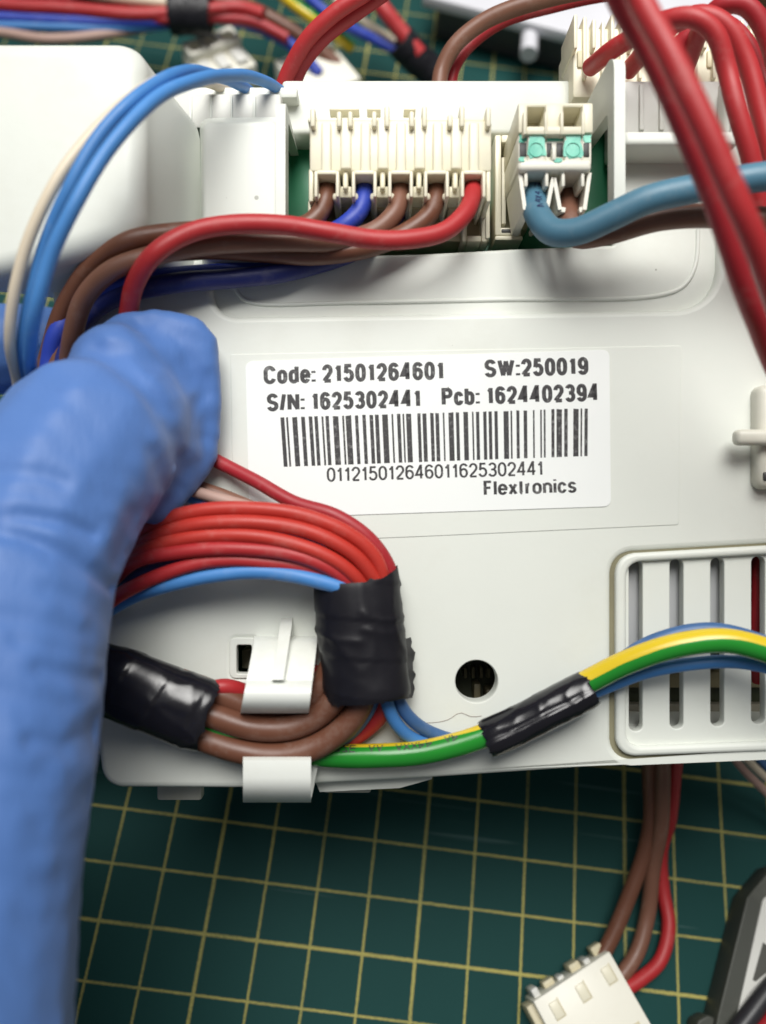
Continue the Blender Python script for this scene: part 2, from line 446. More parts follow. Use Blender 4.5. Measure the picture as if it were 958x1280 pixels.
def mat_mat():
    m, nt, b = nodes_of('cutting_mat'); co = objco(nt)
    sx = nt.nodes.new("ShaderNodeSeparateXYZ"); nt.links.new(co, sx.inputs[0])
    wob = tex(nt, 'noise', 900, co, 3); wv = mth(nt, 'MULTIPLY_ADD', wob.outputs[0], 0.00022, -0.00011)
    ln = None
    for ax, off in ((0, GRID0.x * MM), (1, GRID0.y * MM)):
        c = mth(nt, 'DIVIDE', mth(nt, 'ADD', mth(nt, 'SUBTRACT', sx.outputs[ax], off), wv), 0.010)
        d = mth(nt, 'MULTIPLY', mth(nt, 'ABSOLUTE', mth(nt, 'SUBTRACT', mth(nt, 'FRACT', mth(nt, 'ADD', c, 0.5)), 0.5)), 0.010)
        # every fourth line is printed heavier
        k = mth(nt, 'ABSOLUTE', mth(nt, 'SUBTRACT', mth(nt, 'FRACT', mth(nt, 'MULTIPLY', mth(nt, 'ADD', c, 3.5 if ax == 0 else 2.5), 0.25)), 0.125))
        hw = mth(nt, 'MULTIPLY_ADD', mth(nt, 'LESS_THAN', k, 0.125), 0.00009, 0.00021)
        l = mth(nt, 'LESS_THAN', d, hw)
        ln = l if ln is None else mth(nt, 'MAXIMUM', ln, l)
    wear = tex(nt, 'noise', 3200, co, 3, 0.8)
    patch = tex(nt, 'noise', 40, co, 3)
    worn = ramp(nt, mth(nt, 'MULTIPLY_ADD', patch.outputs[0], 0.5, mth(nt, 'MULTIPLY', wear.outputs[0], 0.6)), 0.44, 0.60)
    lf = mth(nt, 'MULTIPLY', ln, mth(nt, 'MULTIPLY_ADD', worn, 0.62, 0.38))
    n1 = tex(nt, 'noise', 25, co, 6, 0.6)
    base = mixc(nt, n1.outputs[0], (0.006, 0.042, 0.039), (0.009, 0.056, 0.052))
    fine = tex(nt, 'noise', 2500, co, 2)
    base = mixc(nt, mth(nt, 'MULTIPLY', fine.outputs[0], 0.12), base, (0.03, 0.10, 0.095))
    v = tex(nt, 'voronoi', 75, co); sz = tex(nt, 'noise', 55, co, 1)
    sp = mth(nt, 'LESS_THAN', v.outputs['Distance'], mth(nt, 'MULTIPLY', mth(nt, 'SUBTRACT', sz.outputs[0], 0.56, clamp=True), 0.40))
    base = mixc(nt, mth(nt, 'MULTIPLY', sp, 0.8), base, (0.45, 0.48, 0.44))
    for ang, sc, lim in ((0.5, 260, 0.735), (-0.9, 330, 0.74), (1.45, 300, 0.745)):
        mp = nt.nodes.new('ShaderNodeMapping'); mp.inputs['Rotation'].default_value = (0, 0, ang); mp.inputs['Scale'].default_value = (0.05, 3.0, 1.0); nt.links.new(co, mp.inputs[0])
        sn = tex(nt, 'noise', sc, mp.outputs[0], 1)
        base = mixc(nt, mth(nt, 'MULTIPLY', ramp(nt, sn.outputs[0], lim, lim + 0.03), 0.35), base, (0.12, 0.20, 0.19))
    line = mixc(nt, wear.outputs[0], (0.28, 0.24, 0.045), (0.56, 0.51, 0.18))
    nt.links.new(mixc(nt, lf, base, line), b.inputs['Base Color'])
    b.inputs['Roughness'].default_value = 0.65
    b.inputs['Specular IOR Level'].default_value = 0.14
    bump(nt, b, fine.outputs[0], 0.5, 0.00004)
mat_mat()

# ------------------------------------------------------------------ the surface: cutting mat
mb = MB(); mb.add([(-420, -300, 0), (420, -300, 0), (420, 460, 0), (-420, 460, 0), (-420, -300, -3), (420, -300, -3), (420, 460, -3), (-420, 460, -3)],
                  [(0, 1, 2, 3), (7, 6, 5, 4), (0, 4, 5, 1), (1, 5, 6, 2), (2, 6, 7, 3), (3, 7, 4, 0)])
o = mb.build('cutting_mat', 'cutting_mat', frame='world', sm=0)
for v in o.data.vertices: v.co += o.location      # object coordinates = mat coordinates
o.location = (0, 0, 0); BASE[o.name] = Vector((0, 0, 0))
tag(o, kind='structure')

# ------------------------------------------------------------------ the control module
mod = thing('control_module', 'off-white plastic appliance control module held over the green cutting mat', 'control module', (0, 0, -26))
Xv, Yv, Zv = Vector((1, 0, 0)), Vector((0, 1, 0)), Vector((0, 0, 1))
vent_outer = [(764, 691), (1120, 671), (1120, 935), (764, 950)]
vent_hole = round_poly([P(x, y, 0) for x, y in vent_outer], [2.8, 1, 1, 2.8])
clip_hole = rect_px(291, 800, 322, 846, 0, 0.6)
panel_px = [(62, 345), (262, 338), (268, 396), (898, 386), (908, 100), (1130, 95), (1130, 932), (958, 945), (540, 973), (300, 986), (128, 985)]
panel = plate('front_panel', panel_px, [1.5, 0.5, 4.2, 5.5, 0.5, 2, 1, 1, 1, 1, 2.6], [circle_px(596, 852, 26, 0), vent_hole, clip_hole], 0, 3.2, 0.85, 'housing', mod)
hc = P(596, 852, 0) - BASE[panel.name]; hr = 26 * D_PANEL / FPX
hc2 = Vector((hc.x + BASE[panel.name].x - BASE[mod.name].x, hc.y + BASE[panel.name].y - BASE[mod.name].y)) * MM
for v in panel.data.vertices:
    q = v.co.to_2d() - hc2; d = q.length / MM
    if hr - 0.05 < d < hr + 1.4:
        q = q.normalized() * (hr + (d - hr) * 0.22) * MM; v.co.x = hc2.x + q.x; v.co.y = hc2.y + q.y
floor = plate('recess_floor', [(225, 425), (940, 425), (940, 172), (772, 172), (768, 306), (640, 311), (530, 317), (362, 321), (225, 325)], 0.3, [], -1.7, 2.0, 0.5, 'housing', mod)
vs, fs, uv = tube_geo(spline([(-20.9, 32.5, -1.72), (-20.3, 30.6, -1.72), (-18.6, 29.3, -1.72), (-5, 29.2, -1.72), (15, 29.6, -1.72), (38.4, 30.2, -1.72), (42.0, 31.6, -1.72), (43.6, 34.5, -1.72), (44.0, 42, -1.72)]), 0.32, n=10)
mesh('recess_bead', vs, fs, 'housing', mod, sm=60)
# body behind: walls and back
base = MB()
bx0, bx1, by0, by1 = P(140, 0, -14).x, P(1080, 0, -14).x, -32.3, P(0, 118, -14).y
base.obox(Vector((0, 0, 0)), Xv, Yv, Zv, bx0, bx1, by0, by1, -26, -24.2, 0.5)
for (a, b_, c, d) in ((bx0, bx0 + 1.8, by0 + 1.8, by1 - 1.8), (bx1 - 1.8, bx1, by0 + 1.8, by1 - 1.8), (bx0, bx1, by0, by0 + 1.7), (bx0, bx1, by1 - 1.7, by1)):
    base.obox(Vector((0, 0, 0)), Xv, Yv, Zv, a, b_, c, d, -24.3, -3.3 if d < by1 - 1 else -16.0, 0.3)
base.build('base_tray', 'housing', mod)
mb = MB(); mb.obox(Vector((0, 0, 0)), Xv, Yv, Zv, bx0 + 2, bx1 - 2, by0 + 2.2, by1 - 2.2, -16.6, -15.0, 0.1); pcb = mb.build('circuit_board', 'pcb', mod)
# pins and parts on the board, seen through the round hole and the vent
for (x0, y0, x1, y1, h, m) in ((580, 836, 584, 848, -12, 'pin_beige'), (590, 834, 594, 848, -12, 'pin_beige'), (600, 834, 604, 848, -12, 'pin_beige'), (609, 836, 613, 848, -12, 'pin_beige'), (593, 855, 601, 880, -11, 'pin_beige'), (608, 862, 620, 876, -11, 'pin_beige')):
    mb = MB(); mb.box(x0, y0, x1, y1, -15.1, h, 0.15); mb.build('pin', m, mod)
mb = MB(); mb.box(778, 650, 935, 812, -14.9, -3.6, 0.4); mb.build('transformer_block', 'grey_block', mod)
mb = MB(); mb.box(775, 840, 960, 860, -14.9, -12.5, 0.3); mb.build('terminal_strip', 'pin_beige', mod)
mb = MB(); mb.box(775, 880, 960, 905, -14.9, -13, 0.3); mb.build('terminal_strip', 'solder', mod)
mb = MB(); mb.box(540, 680, 965, 925, -15.0, -14.6, 0.05); mb.build('dark_backing', 'olive', mod)  # added dark sheet hiding the green board behind slots and round hole
mb = MB(); mb.box(302, 812, 318, 836, -14.9, -9, 0.3); mb.build('terminal_strip', 'cream_dark', mod)
# feet tabs under the lower edge
for (x0, y0, x1, y1, w) in ((196, 968, 252, 1001, -8), (404, 962, 464, 992, -8)):
    mb = MB(); mb.box(x0, y0, x1, y1, w - 2.2, w, 0.4); mb.build('edge_tab', 'housing_beige_shade', mod)  # beige-grey shadow put into the tab colour
mb = MB(); mb.quad_prism([(385, 955), (545, 955), (540, 974), (500, 985), (400, 990)], -10, -3.4); mb.build('lower_ridge', 'housing', mod)
# raised field round the sticker, with its faint outline
plate('label_field', [(288, 443), (852, 432), (849, 656), (520, 671), (292, 680)], 0.4, [], 0.10, 0.5, 0.08, 'housing', mod)
# vent: raised rounded frame, recessed grille with slots
ring_o = round_poly([P(x, y, 0.7) for x, y in ((771, 693), (1120, 673), (1120, 934), (771, 947))], [2.6, 1, 1, 2.6])
ring_i = round_poly([P(x, y, 0.7) for x, y in ((784, 703), (1120, 684), (1120, 922), (784, 935))], [1.9, 1, 1, 1.9])
vs, fs = plate_geo(ring_o, [ring_i], 0.55, 2.8, 0.5); mesh('vent_frame', vs, fs, 'housing', mod)
slots = []
for i, sx_ in enumerate((795, 846, 897, 948, 999, 1050)):
    yy0 = 700 - (sx_ - 795) * 0.03; yy1 = 914 - (sx_ - 795) * 0.06
    slots.append(round_poly([P(x, y, -0.5) for x, y in ((sx_ - 8.5, yy0), (sx_ + 8.5, yy0), (sx_ + 8.5, yy1), (sx_ - 8.5, yy1))], 0.85, 8))
gr_o = round_poly([P(x, y, -0.5) for x, y in ((778, 698), (1118, 679), (1118, 928), (778, 940))], 1.5)
vs, fs = plate_geo(gr_o, slots, -0.45, 1.8, 0.18); mesh('vent_grille', vs, fs, 'housing', mod)
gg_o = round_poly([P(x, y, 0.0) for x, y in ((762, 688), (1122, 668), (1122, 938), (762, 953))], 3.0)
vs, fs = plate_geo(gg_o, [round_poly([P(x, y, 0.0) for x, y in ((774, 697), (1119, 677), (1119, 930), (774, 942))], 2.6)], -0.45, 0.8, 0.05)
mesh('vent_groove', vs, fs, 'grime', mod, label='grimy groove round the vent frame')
# tall cover at upper left: drafted box with rounded edges
def loft(loops, cap=True):
    vs = []; fs = []; n = len(loops[0])
    for lp in loops: vs += lp
    for i in range(len(loops) - 1):
        for k in range(n): fs.append((i * n + k, i * n + (k + 1) % n, (i + 1) * n + (k + 1) % n, (i + 1) * n + k))
    if cap: fs += [tuple(range(n)), tuple(range((len(loops) - 1) * n, len(loops) * n))]
    return vs, fs
def cover(tl, br, w_top, base_q, w_base, rad, edge):
    """drafted cover: top rectangle photo pixels tl..br at w_top, base_q the four base corners at w_base"""
    a = [P(tl[0], tl[1], w_top), P(br[0], tl[1], w_top), P(br[0], br[1], w_top), P(tl[0], br[2] if len(br) > 2 else br[1], w_top)]
    bq = [P(x, y, w_base) for x, y in base_q]
    loops = []
    for k in range(9):                             # rounded upper edge
        t = k / 8 * math.pi / 2
        ins = edge * (1 - math.sin(t)); dz = edge * (1 - math.cos(t))
        c = sum(a, Vector()) / 4
        q = [Vector((p.x + (ins if p.x < c.x else -ins), p.y + (ins if p.y < c.y else -ins), 0)) for p in a]
        loops.append([Vector((v.x, v.y, w_top - dz)) for v in round_poly(q, rad, 8)])
    la = round_poly(a, rad, 8); lb = round_poly(bq, rad * 1.3, 8)
    for k in range(1, 7):
        t = k / 6; z = (w_top - edge) + (w_base - w_top + edge) * t
        loops.append([Vector((u.x + (v.x - u.x) * (t ** 1.15), u.y + (v.y - u.y) * (t ** 1.15), z)) for u, v in zip(la, lb)])
    return loft(loops)
vs, fs = cover((-150, 46), (180, 300, 376), 10, [(-90, 140), (250, 136), (252, 396), (-90, 352)], -3.2, 3.4, 2.6)
mesh('relay_cover', vs, fs, 'housing', mod, sm=50)
vs, fs = cover((252, 150), (350, 325), 1.6, [(250, 148), (352, 146), (354, 340), (250, 345)], -4, 1.0, 0.8)
mesh('cover_block', vs, fs, 'housing', mod, sm=50)
def wall(name, x0, x1, lp, mat, parent):
    """upright wall between x0 and x1 (mm), profile lp of (y, w)"""
    n = len(lp); mb = MB()
    mb.add([(x0, v.x, v.y) for v in lp] + [(x1, v.x, v.y) for v in lp], [tuple(range(n)), tuple(range(2 * n - 1, n - 1, -1))] + [(i, (i + 1) % n, n + (i + 1) % n, n + i) for i in range(n)])
    return mb.build(name, mat, parent)
yt, yb, yk = P(0, 124, 2.6).y, P(0, 318, 2.6).y, P(0, 184, -12).y
wall('end_wall', P(345, 0, 2.6).x, P(357, 0, 2.6).x, round_poly([(yt - .8, 2.6), (yt, 1.6), (yt, -15), (yk, -15), (yk - 1.5, -1.0), (yb, -1.0), (yb, 2.6)], [.8, .6, .1, .6, .6, .1, .4]), 'housing', mod)
# header row with frosted ribs behind the block
mb = MB(); mb.box(212, 116, 352, 160, -14, -5, 0.5); hd = mb.build('header_strip', 'frosted', mod)
for x0, x1 in ((236, 240), (262, 265), (288, 291), (316, 320)):
    mb = MB(); mb.box(x0, 119, x1, 156, -12, -4.75, 0.12); mb.build('rib', 'housing', hd)
mb = MB(); mb.box(206, 108, 372, 122, -16, -7, 0.4); mb.build('rear_ledge', 'housing', mod)
# upper rim above the plug bay
mb = MB(); mb.box(352, 99, 742, 167, -16.0, -9.6, 0.7, 3); mb.build('upper_rim', 'housing', mod)
mb = MB(); mb.box(358, 164, 745, 170, -15.0, -10.5, 0.3); mb.build('rim_lip', 'cream_dark', mod)
# divider wall right of the bay, with gusset, cross rib and frosted header
a = P(768, 62, 8); b_ = P(782, 275, 8); yk = P(0, 193, -12).y
dv = wall('divider_wall', a.x, b_.x, round_poly([(a.y - 1.4, 8), (a.y, 6.0), (a.y + 0.3, -15), (yk, -15), (yk - 2.0, 5.0), (b_.y, 5.0), (b_.y, 8)], [1.6, 1.6, .1, .8, .8, .1, .5]), 'housing', mod)
mb = MB(); mb.box(781, 163, 925, 181, -3.5, 4.2, 0.6, 3); mb.build('cross_rib', 'housing', mod)
mb = MB(); mb.box(781, 100, 1010, 168, -14, -3.0, 0.5); hd2 = mb.build('header_strip', 'frosted', mod)
for i in range(8):
    mb = MB(); mb.box(800 + i * 25, 104, 806 + i * 25, 162, -10, -2.4, 0.2); mb.build('rib', 'frosted', hd2)
# sockets standing on the board inside the bay
s1 = MB(); s1.box(386, 246, 612, 302, -14.9, -6.5, 0.3); so1 = s1.build('socket', 'cream_dark', mod)
for x in (444, 476, 532, 572):
    mb = MB(); mb.box(x - 6, 262, x + 6, 290, -8, -6.3, 0.2); mb.build('socket_window', 'opening_shade', so1)  # dark block in place of a shaded opening
fr = MB()
for (x0, y0, x1, y1) in ((578, 262, 584, 302), (602, 252, 610, 302), (584, 294, 602, 302)): fr.box(x0, y0, x1, y1, -12, -3.5, 0.25)
fr.build('socket_frame', 'cream', so1)
s2 = MB()
for (x0, y0, x1, y1) in ((619, 168, 627, 294), (627, 168, 642, 178), (625, 284, 652, 294), (619, 294, 654, 300)): s2.box(x0, y0, x1, y1, -14.8, -6.0, 0.25)
so2 = s2.build('socket', 'cream', mod)
mb = MB(); mb.box(627, 196, 633, 280, -14, -7, 0.2); mb.build('inner_guide', 'cream', so2)
mb = MB(); mb.box(626, 178, 660, 286, -14.7, -11, 0.2); mb.build('socket_floor', 'cream_dark', so2)
mb = MB(); mb.box(627, 286, 648, 291, -8, -5.9, 0.15); mb.build('latch_slot', 'opening_shade', so2)
# latch post at the right edge
mb = MB(); mb.box(949, 480, 1010, 611, -1, 2.6, 1.1, 3); lt = mb.build('latch_post', 'housing_beige_shade', mod)
mb = MB(); mb.box(922, 536, 1010, 556, 2.2, 4.4, 0.7, 3); mb.build('latch_tab', 'housing_beige_shade', lt)
mb = MB(); mb.box(955, 590, 985, 601, 1.8, 2.75, 0.2); mb.build('latch_slot', 'opening_shade', lt)  # slot shade drawn as a dark block
# cable clips
def prism_lr(pl, pr):
    n = len(pl); return pl + pr, [tuple(range(n)), tuple(range(2 * n - 1, n - 1, -1))] + [(i, (i + 1) % n, n + (i + 1) % n, n + i) for i in range(n)]
def clip_side(xs, prof, z):
    return [P(xs(y), y, w) for y, w in prof]
up = [(795, 0.0), (803, 3.6), (822, 6.0), (842, 7.6), (850, 8.0), (855, 8.9), (862, 9.6), (871, 9.8), (880, 9.4), (887, 8.3), (891, 6.8), (892, 5.0), (888, 3.6), (884, 4.4), (882, 6.0), (874, 7.2), (862, 7.2), (842, 5.4), (822, 3.0), (815, 0.2)]
vs, fs = prism_lr([P(318 - max(0, y - 800) * 0.19, y, w) for y, w in up], [P(397 - max(0, y - 800) * 0.12, y, w) for y, w in up])
c1 = mesh('cable_clip', vs, fs, 'housing_clip', mod, sm=40, label='upper cable hook with a stiffening rib')
ribp = [(772, 0.0), (780, 2.5), (815, 7.0), (850, 9.4), (850, 8.0), (815, 3.0)]
vs, fs = prism_lr([P(351 - max(0, y - 775) * 0.14, y, w) for y, w in ribp], [P(366 - max(0, y - 775) * 0.15, y, w) for y, w in ribp])
mesh('stiffening_rib', vs, fs, 'housing_clip', c1, sm=40)
lo = [(946, 6.8), (950, 7.6), (972, 8.0), (986, 7.6), (998, 5.4), (1003, 2.0), (1003, -4.0), (992, -4.0), (992, 1.5), (985, 4.8), (972, 5.8), (952, 5.6)]
vs, fs = prism_lr([P(304, y, w) for y, w in lo], [P(389, y, w) for y, w in lo])
c2 = mesh('cable_clip', vs, fs, 'housing_clip', mod, sm=40, label='lower cable hook at the bottom edge')
mb = MB(); mb.quad_prism([(389, 952), (398, 955), (392, 985), (389, 1000)], -3, 3.0); mb.build('stiffening_rib', 'housing_clip', c2)
co_ = round_poly([P(x, y, 0) for x, y in ((287, 797), (324, 797), (324, 848), (287, 848))], 0.8)
vs, fs = plate_geo(co_, [rect_px(296, 806, 315, 842, 0, 0.3)], 0.12, 1.6, 0.15); mesh('slot_frame', vs, fs, 'housing', mod)

# ------------------------------------------------------------------ the sticker and its print
st_px = [(307, 452), (762, 437), (764, 633), (312, 648)]
W_ST = 0.22
stk = plate('label_sticker', st_px, 0.9, [], W_ST, 0.10, 0.02, 'sticker', mod, label='white bar code sticker with black print')
def arc(cx, cy, rx, ry, a0, a1, n=14):
    return [(cx + rx * math.cos(math.radians(a0 + (a1 - a0) * k / n)), cy + ry * math.sin(math.radians(a0 + (a1 - a0) * k / n))) for k in range(n + 1)]
def stad(h):                                                    # closed oval of height h
    q = h * 0.36
    return arc(.5, h - q, .5, q, 0, 180) + arc(.5, q, .5, q, 180, 360) + [(1, h - q)]
XH = 0.72
GLY = {  # width, strokes on a unit cell (centre lines of condensed bold grotesque letters)
    '0': (.52, [stad(1)]), '1': (.40, [[(.05, .76), (.35, .80), (.62, .92), (.70, 1.0)], [(.70, 1.03), (.70, -.03)]]),
    '2': (.52, [arc(.5, .71, .5, .29, 175, -25) + [(.62, .36), (.18, .14), (.02, 0)], [(0, 0.0), (1, 0.0)]]),
    '3': (.52, [arc(.48, .755, .47, .245, 160, -90), [(.30, .51), (.48, .51)], arc(.48, .265, .52, .265, 88, -160)]),
    '4': (.54, [[(.74, -.03), (.74, 1), (.66, 1), (0, .27), (1.06, .27)]]),
    '5': (.52, [[(.92, 1), (.16, 1), (.06, .50)], arc(.46, .32, .54, .32, 145, -160)]),
    '6': (.52, [arc(.5, .31, .5, .31, 0, 360, 22), [(0, .31), (0, .66)] + arc(.52, .70, .52, .30, 180, 25)]),
    '9': (.52, [arc(.5, .69, .5, .31, 180, 540, 22), [(1, .69), (1, .34)] + arc(.48, .30, .52, .30, 0, -155)]),
    'C': (.60, [arc(.5, .70, .5, .30, 12, 180) + arc(.5, .30, .5, .30, 180, 348)]),
    'S': (.58, [arc(.5, .755, .48, .245, 15, 180) + [(.06, .62), (.28, .52), (.72, .46), (.97, .36)] + arc(.5, .25, .5, .25, 0, -165)]),
    'W': (.84, [[(0, 1.03), (.27, -.02)], [(.27, -.02), (.5, .98)], [(.5, .98), (.73, -.02)], [(.73, -.02), (1, 1.03)]]),
    'N': (.60, [[(0, -.03), (0, 1.03)], [(0, 1.0), (1, 0)], [(1, -.03), (1, 1.03)]]),
    'P': (.56, [[(0, -.03), (0, 1), (.6, 1)] + arc(.6, .755, .4, .245, 90, -90) + [(0, .51)]]),
    'F': (.48, [[(0, -.03), (0, 1), (1.03, 1)], [(0, .52), (.88, .52)]]),
    'o': (.50, [stad(XH)]), 'c': (.48, [arc(.5, .44, .5, .28, 15, 180) + arc(.5, .28, .5, .28, 180, 345)]),
    'd': (.50, [stad(XH), [(1, -.03), (1, 1.03)]]), 'b': (.50, [stad(XH), [(0, -.03), (0, 1.03)]]),
    'e': (.50, [[(0.05, .37), (1, .37), (1, .44)] + arc(.5, .44, .5, .28, 0, 180) + arc(.5, .28, .5, .28, 180, 335)]),
    's': (.46, [arc(.5, .54, .46, .18, 15, 180) + [(.10, .44), (.35, .37), (.70, .33), (.96, .26)] + arc(.5, .18, .5, .18, 0, -165)]),
    'n': (.50, [[(0, -.03), (0, .75)], arc(.5, .44, .5, .28, 180, 0) + [(1, -.03)]]), 'r': (.32, [[(0, -.03), (0, .75)], arc(.8, .40, .8, .32, 180, 85)]),
    't': (.30, [[(.35, .96), (.35, .14)] + arc(.72, .14, .37, .14, 180, 275), [(-.1, .70), (1, .70)]]),
    'x': (.48, [[(0, .74), (1, -.03)], [(0, -.03), (1, .74)]]), 'l': (0, [[(0, -.03), (0, 1.03)]]), 'i': (0, [[(0, -.03), (0, .74)], [(0, .93), (0, 1.04)]]),
    ':': (0, [[(0, -.03), (0, .12)], [(0, .56), (0, .71)]]), '/': (.34, [[(0, -.05), (1, 1.05)]]), ' ': (.20, []),
}
def text_part(txt, x0, x1, yb0, yb1, cap, t=0.205, name='printed_line'):
    quads = []; x = 0.0
    for chx in txt:
        gw, strokes = GLY[chx]
        wdt = max(gw - t, 0.0)
        for st in strokes:
            pts = [Vector((x + t / 2 + p[0] * wdt, t / 2 + p[1] * (1 - t))) for p in st]
            L, Rr = [], []
            for k, p in enumerate(pts):
                d0 = (p - pts[k - 1]).normalized() if k else (pts[1] - p).normalized()
                d1 = (pts[k + 1] - p).normalized() if k < len(pts) - 1 else d0
                dm = (d0 + d1); dm = dm.normalized() if dm.length > 1e-6 else d0
                nn = Vector((-dm.y, dm.x)); cs = max(0.55, nn.dot(Vector((-d0.y, d0.x))))
                L.append(p + nn * (t / 2 / cs)); Rr.append(p - nn * (t / 2 / cs))
            quads.append((L, Rr))
        x += max(gw, t) + 0.055
    W = x - 0.055
    mb = MB(); w0 = W_ST + 0.016
    for qi, (L, Rr) in enumerate(quads):
        w = w0 + 0.0012 * (qi % 4)                               # crossing strokes never share a plane
        o0 = P(x0, yb0, w); exv = (P(x1, yb1, w) - o0) / W
        eyv = Vector((-exv.y, exv.x, 0)).normalized() * (cap * (D_PANEL - w) / FPX)
        n = len(L)
        mb.add([o0 + exv * v.x + eyv * v.y for v in L + Rr], [(k, k + 1, n + k + 1, n + k) for k in range(n - 1)])
    return mb.build(name, 'ink', stk, sm=0)
text_part("Code: 21501264601", 330, 556, 480.5, 474.5, 23)
text_part("SW:250019", 606, 736, 472, 468.5, 22.5)
text_part("S/N: 1625302441", 334, 527, 514.5, 509, 22.5)
text_part("Pcb: 1624402394", 552.5, 749, 507.5, 501.5, 22.5)
text_part("011215012646011625302441", 409, 680, 602.5, 594, 18, 0.135)
text_part("Flextronics", 605, 721, 619.5, 616, 18.5, 0.165)
A_ = [(42, 78), (94, 112), (150, 196), (232, 268), (302, 336), (354, 386), (420, 438), (456, 488), (524, 576), (610, 628), (642, 694), (728, 758), (796, 828), (862, 896), (912, 948)]
B_ = [(53, 102), (133, 148), (180, 210), (228, 242), (258, 302), (354, 382), (398, 432), (464, 494), (508, 540), (572, 586), (620, 664), (684, 712), (748, 788), (822, 836), (856, 884), (918, 946)]
C_ = [(40, 68), (90, 118), (168, 212), (228, 242), (278, 304), (340, 370), (420, 434), (482, 496), (512, 528), (578, 604), (622, 668), (688, 718), (766, 812), (828, 842), (862, 890)]
bars = [(345 + a / 7.37, 345 + b / 7.37) for a, b in A_] + [(470 + a / 6.843, 470 + b / 6.843) for a, b in B_] + [(605 + a / 6.843, 605 + b / 6.843) for a, b in C_]
mb = MB(); w = W_ST + 0.018
for x0, x1 in bars:
    q = []
    for x, bot in ((x0, 0), (x1, 0), (x1, 1), (x0, 1)):
        t = (x - 350.7) / (735 - 350.7)
        if bot: q.append(P(x + 4.3 * (1 - t) - 0.4 * t, 583.5 - 13.5 * t, w))
        else: q.append(P(x, 522 - 11.5 * t + random.uniform(-.5, .5), w))
    mb.add(q, [(0, 1, 2, 3)])
mb.build('bar_code', 'ink', stk, sm=0)

# ------------------------------------------------------------------ five-way plug
pa = thing('plug_connector', 'wide cream five-way plug with fluted face, brown, blue and red wires below', 'connector', P(500, 190, -8))
mb = MB(); mb.box(387, 150, 615, 214, -9, 3.2, 0.4); mb.box(389, 213, 613, 236, -9, -2.5, 0.3); mb.build('body', 'cream', pa)
for i, x in enumerate((408, 432.5, 457, 479, 501.5, 525, 547.5, 571, 593)):
    mb = MB(); mb.box(x - (6.2 if i % 2 == 0 else 7.0), 152 if i % 2 == 0 else 147, x + (6.2 if i % 2 == 0 else 7.0), 214.5 if i % 2 == 0 else 211, -2, 3.85 if i % 2 == 0 else 3.62, 0.28, 3)
    mb.build('flute', 'cream', pa)
mb = MB(); mb.box(385, 146, 614, 153, -6, 2.0, 0.3); mb.build('top_edge', 'cream', pa)
for x, hh in ((391, 134), (424, 138), (438, 138), (468, 138), (484, 131), (515, 138), (531, 131), (563, 142), (578, 131), (611, 133)):
    mb = MB(); mb.box(x - 3.2, hh, x + 3.2, 158, -1, 4.4, 0.35); mb.build('latch_tooth', 'cream', pa)
for x0, x1 in ((412, 449), (459, 476), (505, 520)):
    mb = MB(); mb.box(x0, 134.5, x1, 137.5, -2, 0.5, 0.15); mb.build('latch_bar', 'cream', pa)
wx = (408.5, 455.5, 501, 546, 592)
for x in wx:
    mb = MB()
    for s in (-1, 1): mb.box(x + s * 13.5 - 2.2, 213, x + s * 13.5 + 2.2, 246, -6, 4.8, 0.25)
    for s in (-1, 1): mb.box(x + s * 11.5 - 4.2, 240, x + s * 11.5 + 4.2, 250, -5, 3.0, 0.4, 3)
    mb.box(x - 13, 212, x + 13, 218, -6, 4.4, 0.4)
    mb.build('wire_port', 'cream', pa)
    mb = MB(); mb.box(x - 11.4, 217.5, x + 11.4, 238, -5, -2.2, 0.1); mb.build('port_recess', 'opening_shade', pa)  # shade inside the port is a dark block
for x in (432, 478.5, 524, 569.5):
    mb = MB(); mb.box(x - 9, 246, x + 9, 262, -6, -1.8, 0.2); mb.build('key_block', 'cream_dark', pa)
    mb = MB(); mb.box(x - 3.2, 213, x + 3.2, 236, -4, 3.0, 0.5, 3); mb.box(x - 8.2, 232, x + 8.2, 247, -5, 1.8, 0.3); mb.build('centre_post', 'cream', pa)
    mb = MB(); mb.box(x - 9, 214, x + 9, 233, -5, -2.3, 0.1); mb.build('port_recess', 'opening_shade', pa)
for s, x in ((-1, 389), (1, 611)):
    mb = MB(); mb.box(x - 3, 210, x + 3, 252, -7, 3.0, 0.3); mb.box(x - 4, 250, x + 2, 298, -10, -3, 0.3); mb.build('side_leg', 'cream', pa)

# ------------------------------------------------------------------ two-way plug with green paint mark
pb = thing('plug_connector', 'small cream two-way plug with turquoise paint mark, blue and brown wires', 'connector', P(694, 200, -8))
mb = MB()
# upper frame with two open pockets, built of bars
for (x0, y0, x1, y1, w1) in ((648, 129, 660, 166, 5.5), (682, 129, 705, 166, 5.5), (728, 129, 742, 166, 5.5), (648, 128, 742, 134, 5.0), (658, 157, 730, 168, 6.2)):
    mb.box(x0, y0, x1, y1, -8, w1, 0.3)
for x in (656.5, 683, 703, 729.5): mb.box(x - 2.2, 139, x + 2.2, 168, 0, 6.4, 0.25)
mb.build('pocket_frame', 'cream', pb)
for x0, x1 in ((659, 683), (704, 729)):
    mb = MB(); mb.box(x0, 133, x1, 158, -8, 0.5, 0.1); mb.build('pocket_floor', 'cream_dark', pb)
mb = MB(); mb.box(648, 167, 740, 206, -8, 5.0, 0.3); mb.box(660, 164, 682, 212, -2, 5.7, 0.3); mb.box(706, 164, 728, 212, -2, 5.7, 0.3); mb.box(648, 199, 740, 213, -2, 6.0, 0.5, 3); mb.build('body', 'cream_white', pb)
for x0, x1 in ((650, 658.5), (684, 690), (696, 704), (730, 737)):
    mb = MB(); mb.box(x0, 178.5, x1, 195.5, 4.0, 5.15, 0.05); mb.build('side_window', 'opening_shade', pb)  # window shade painted as thin dark slabs
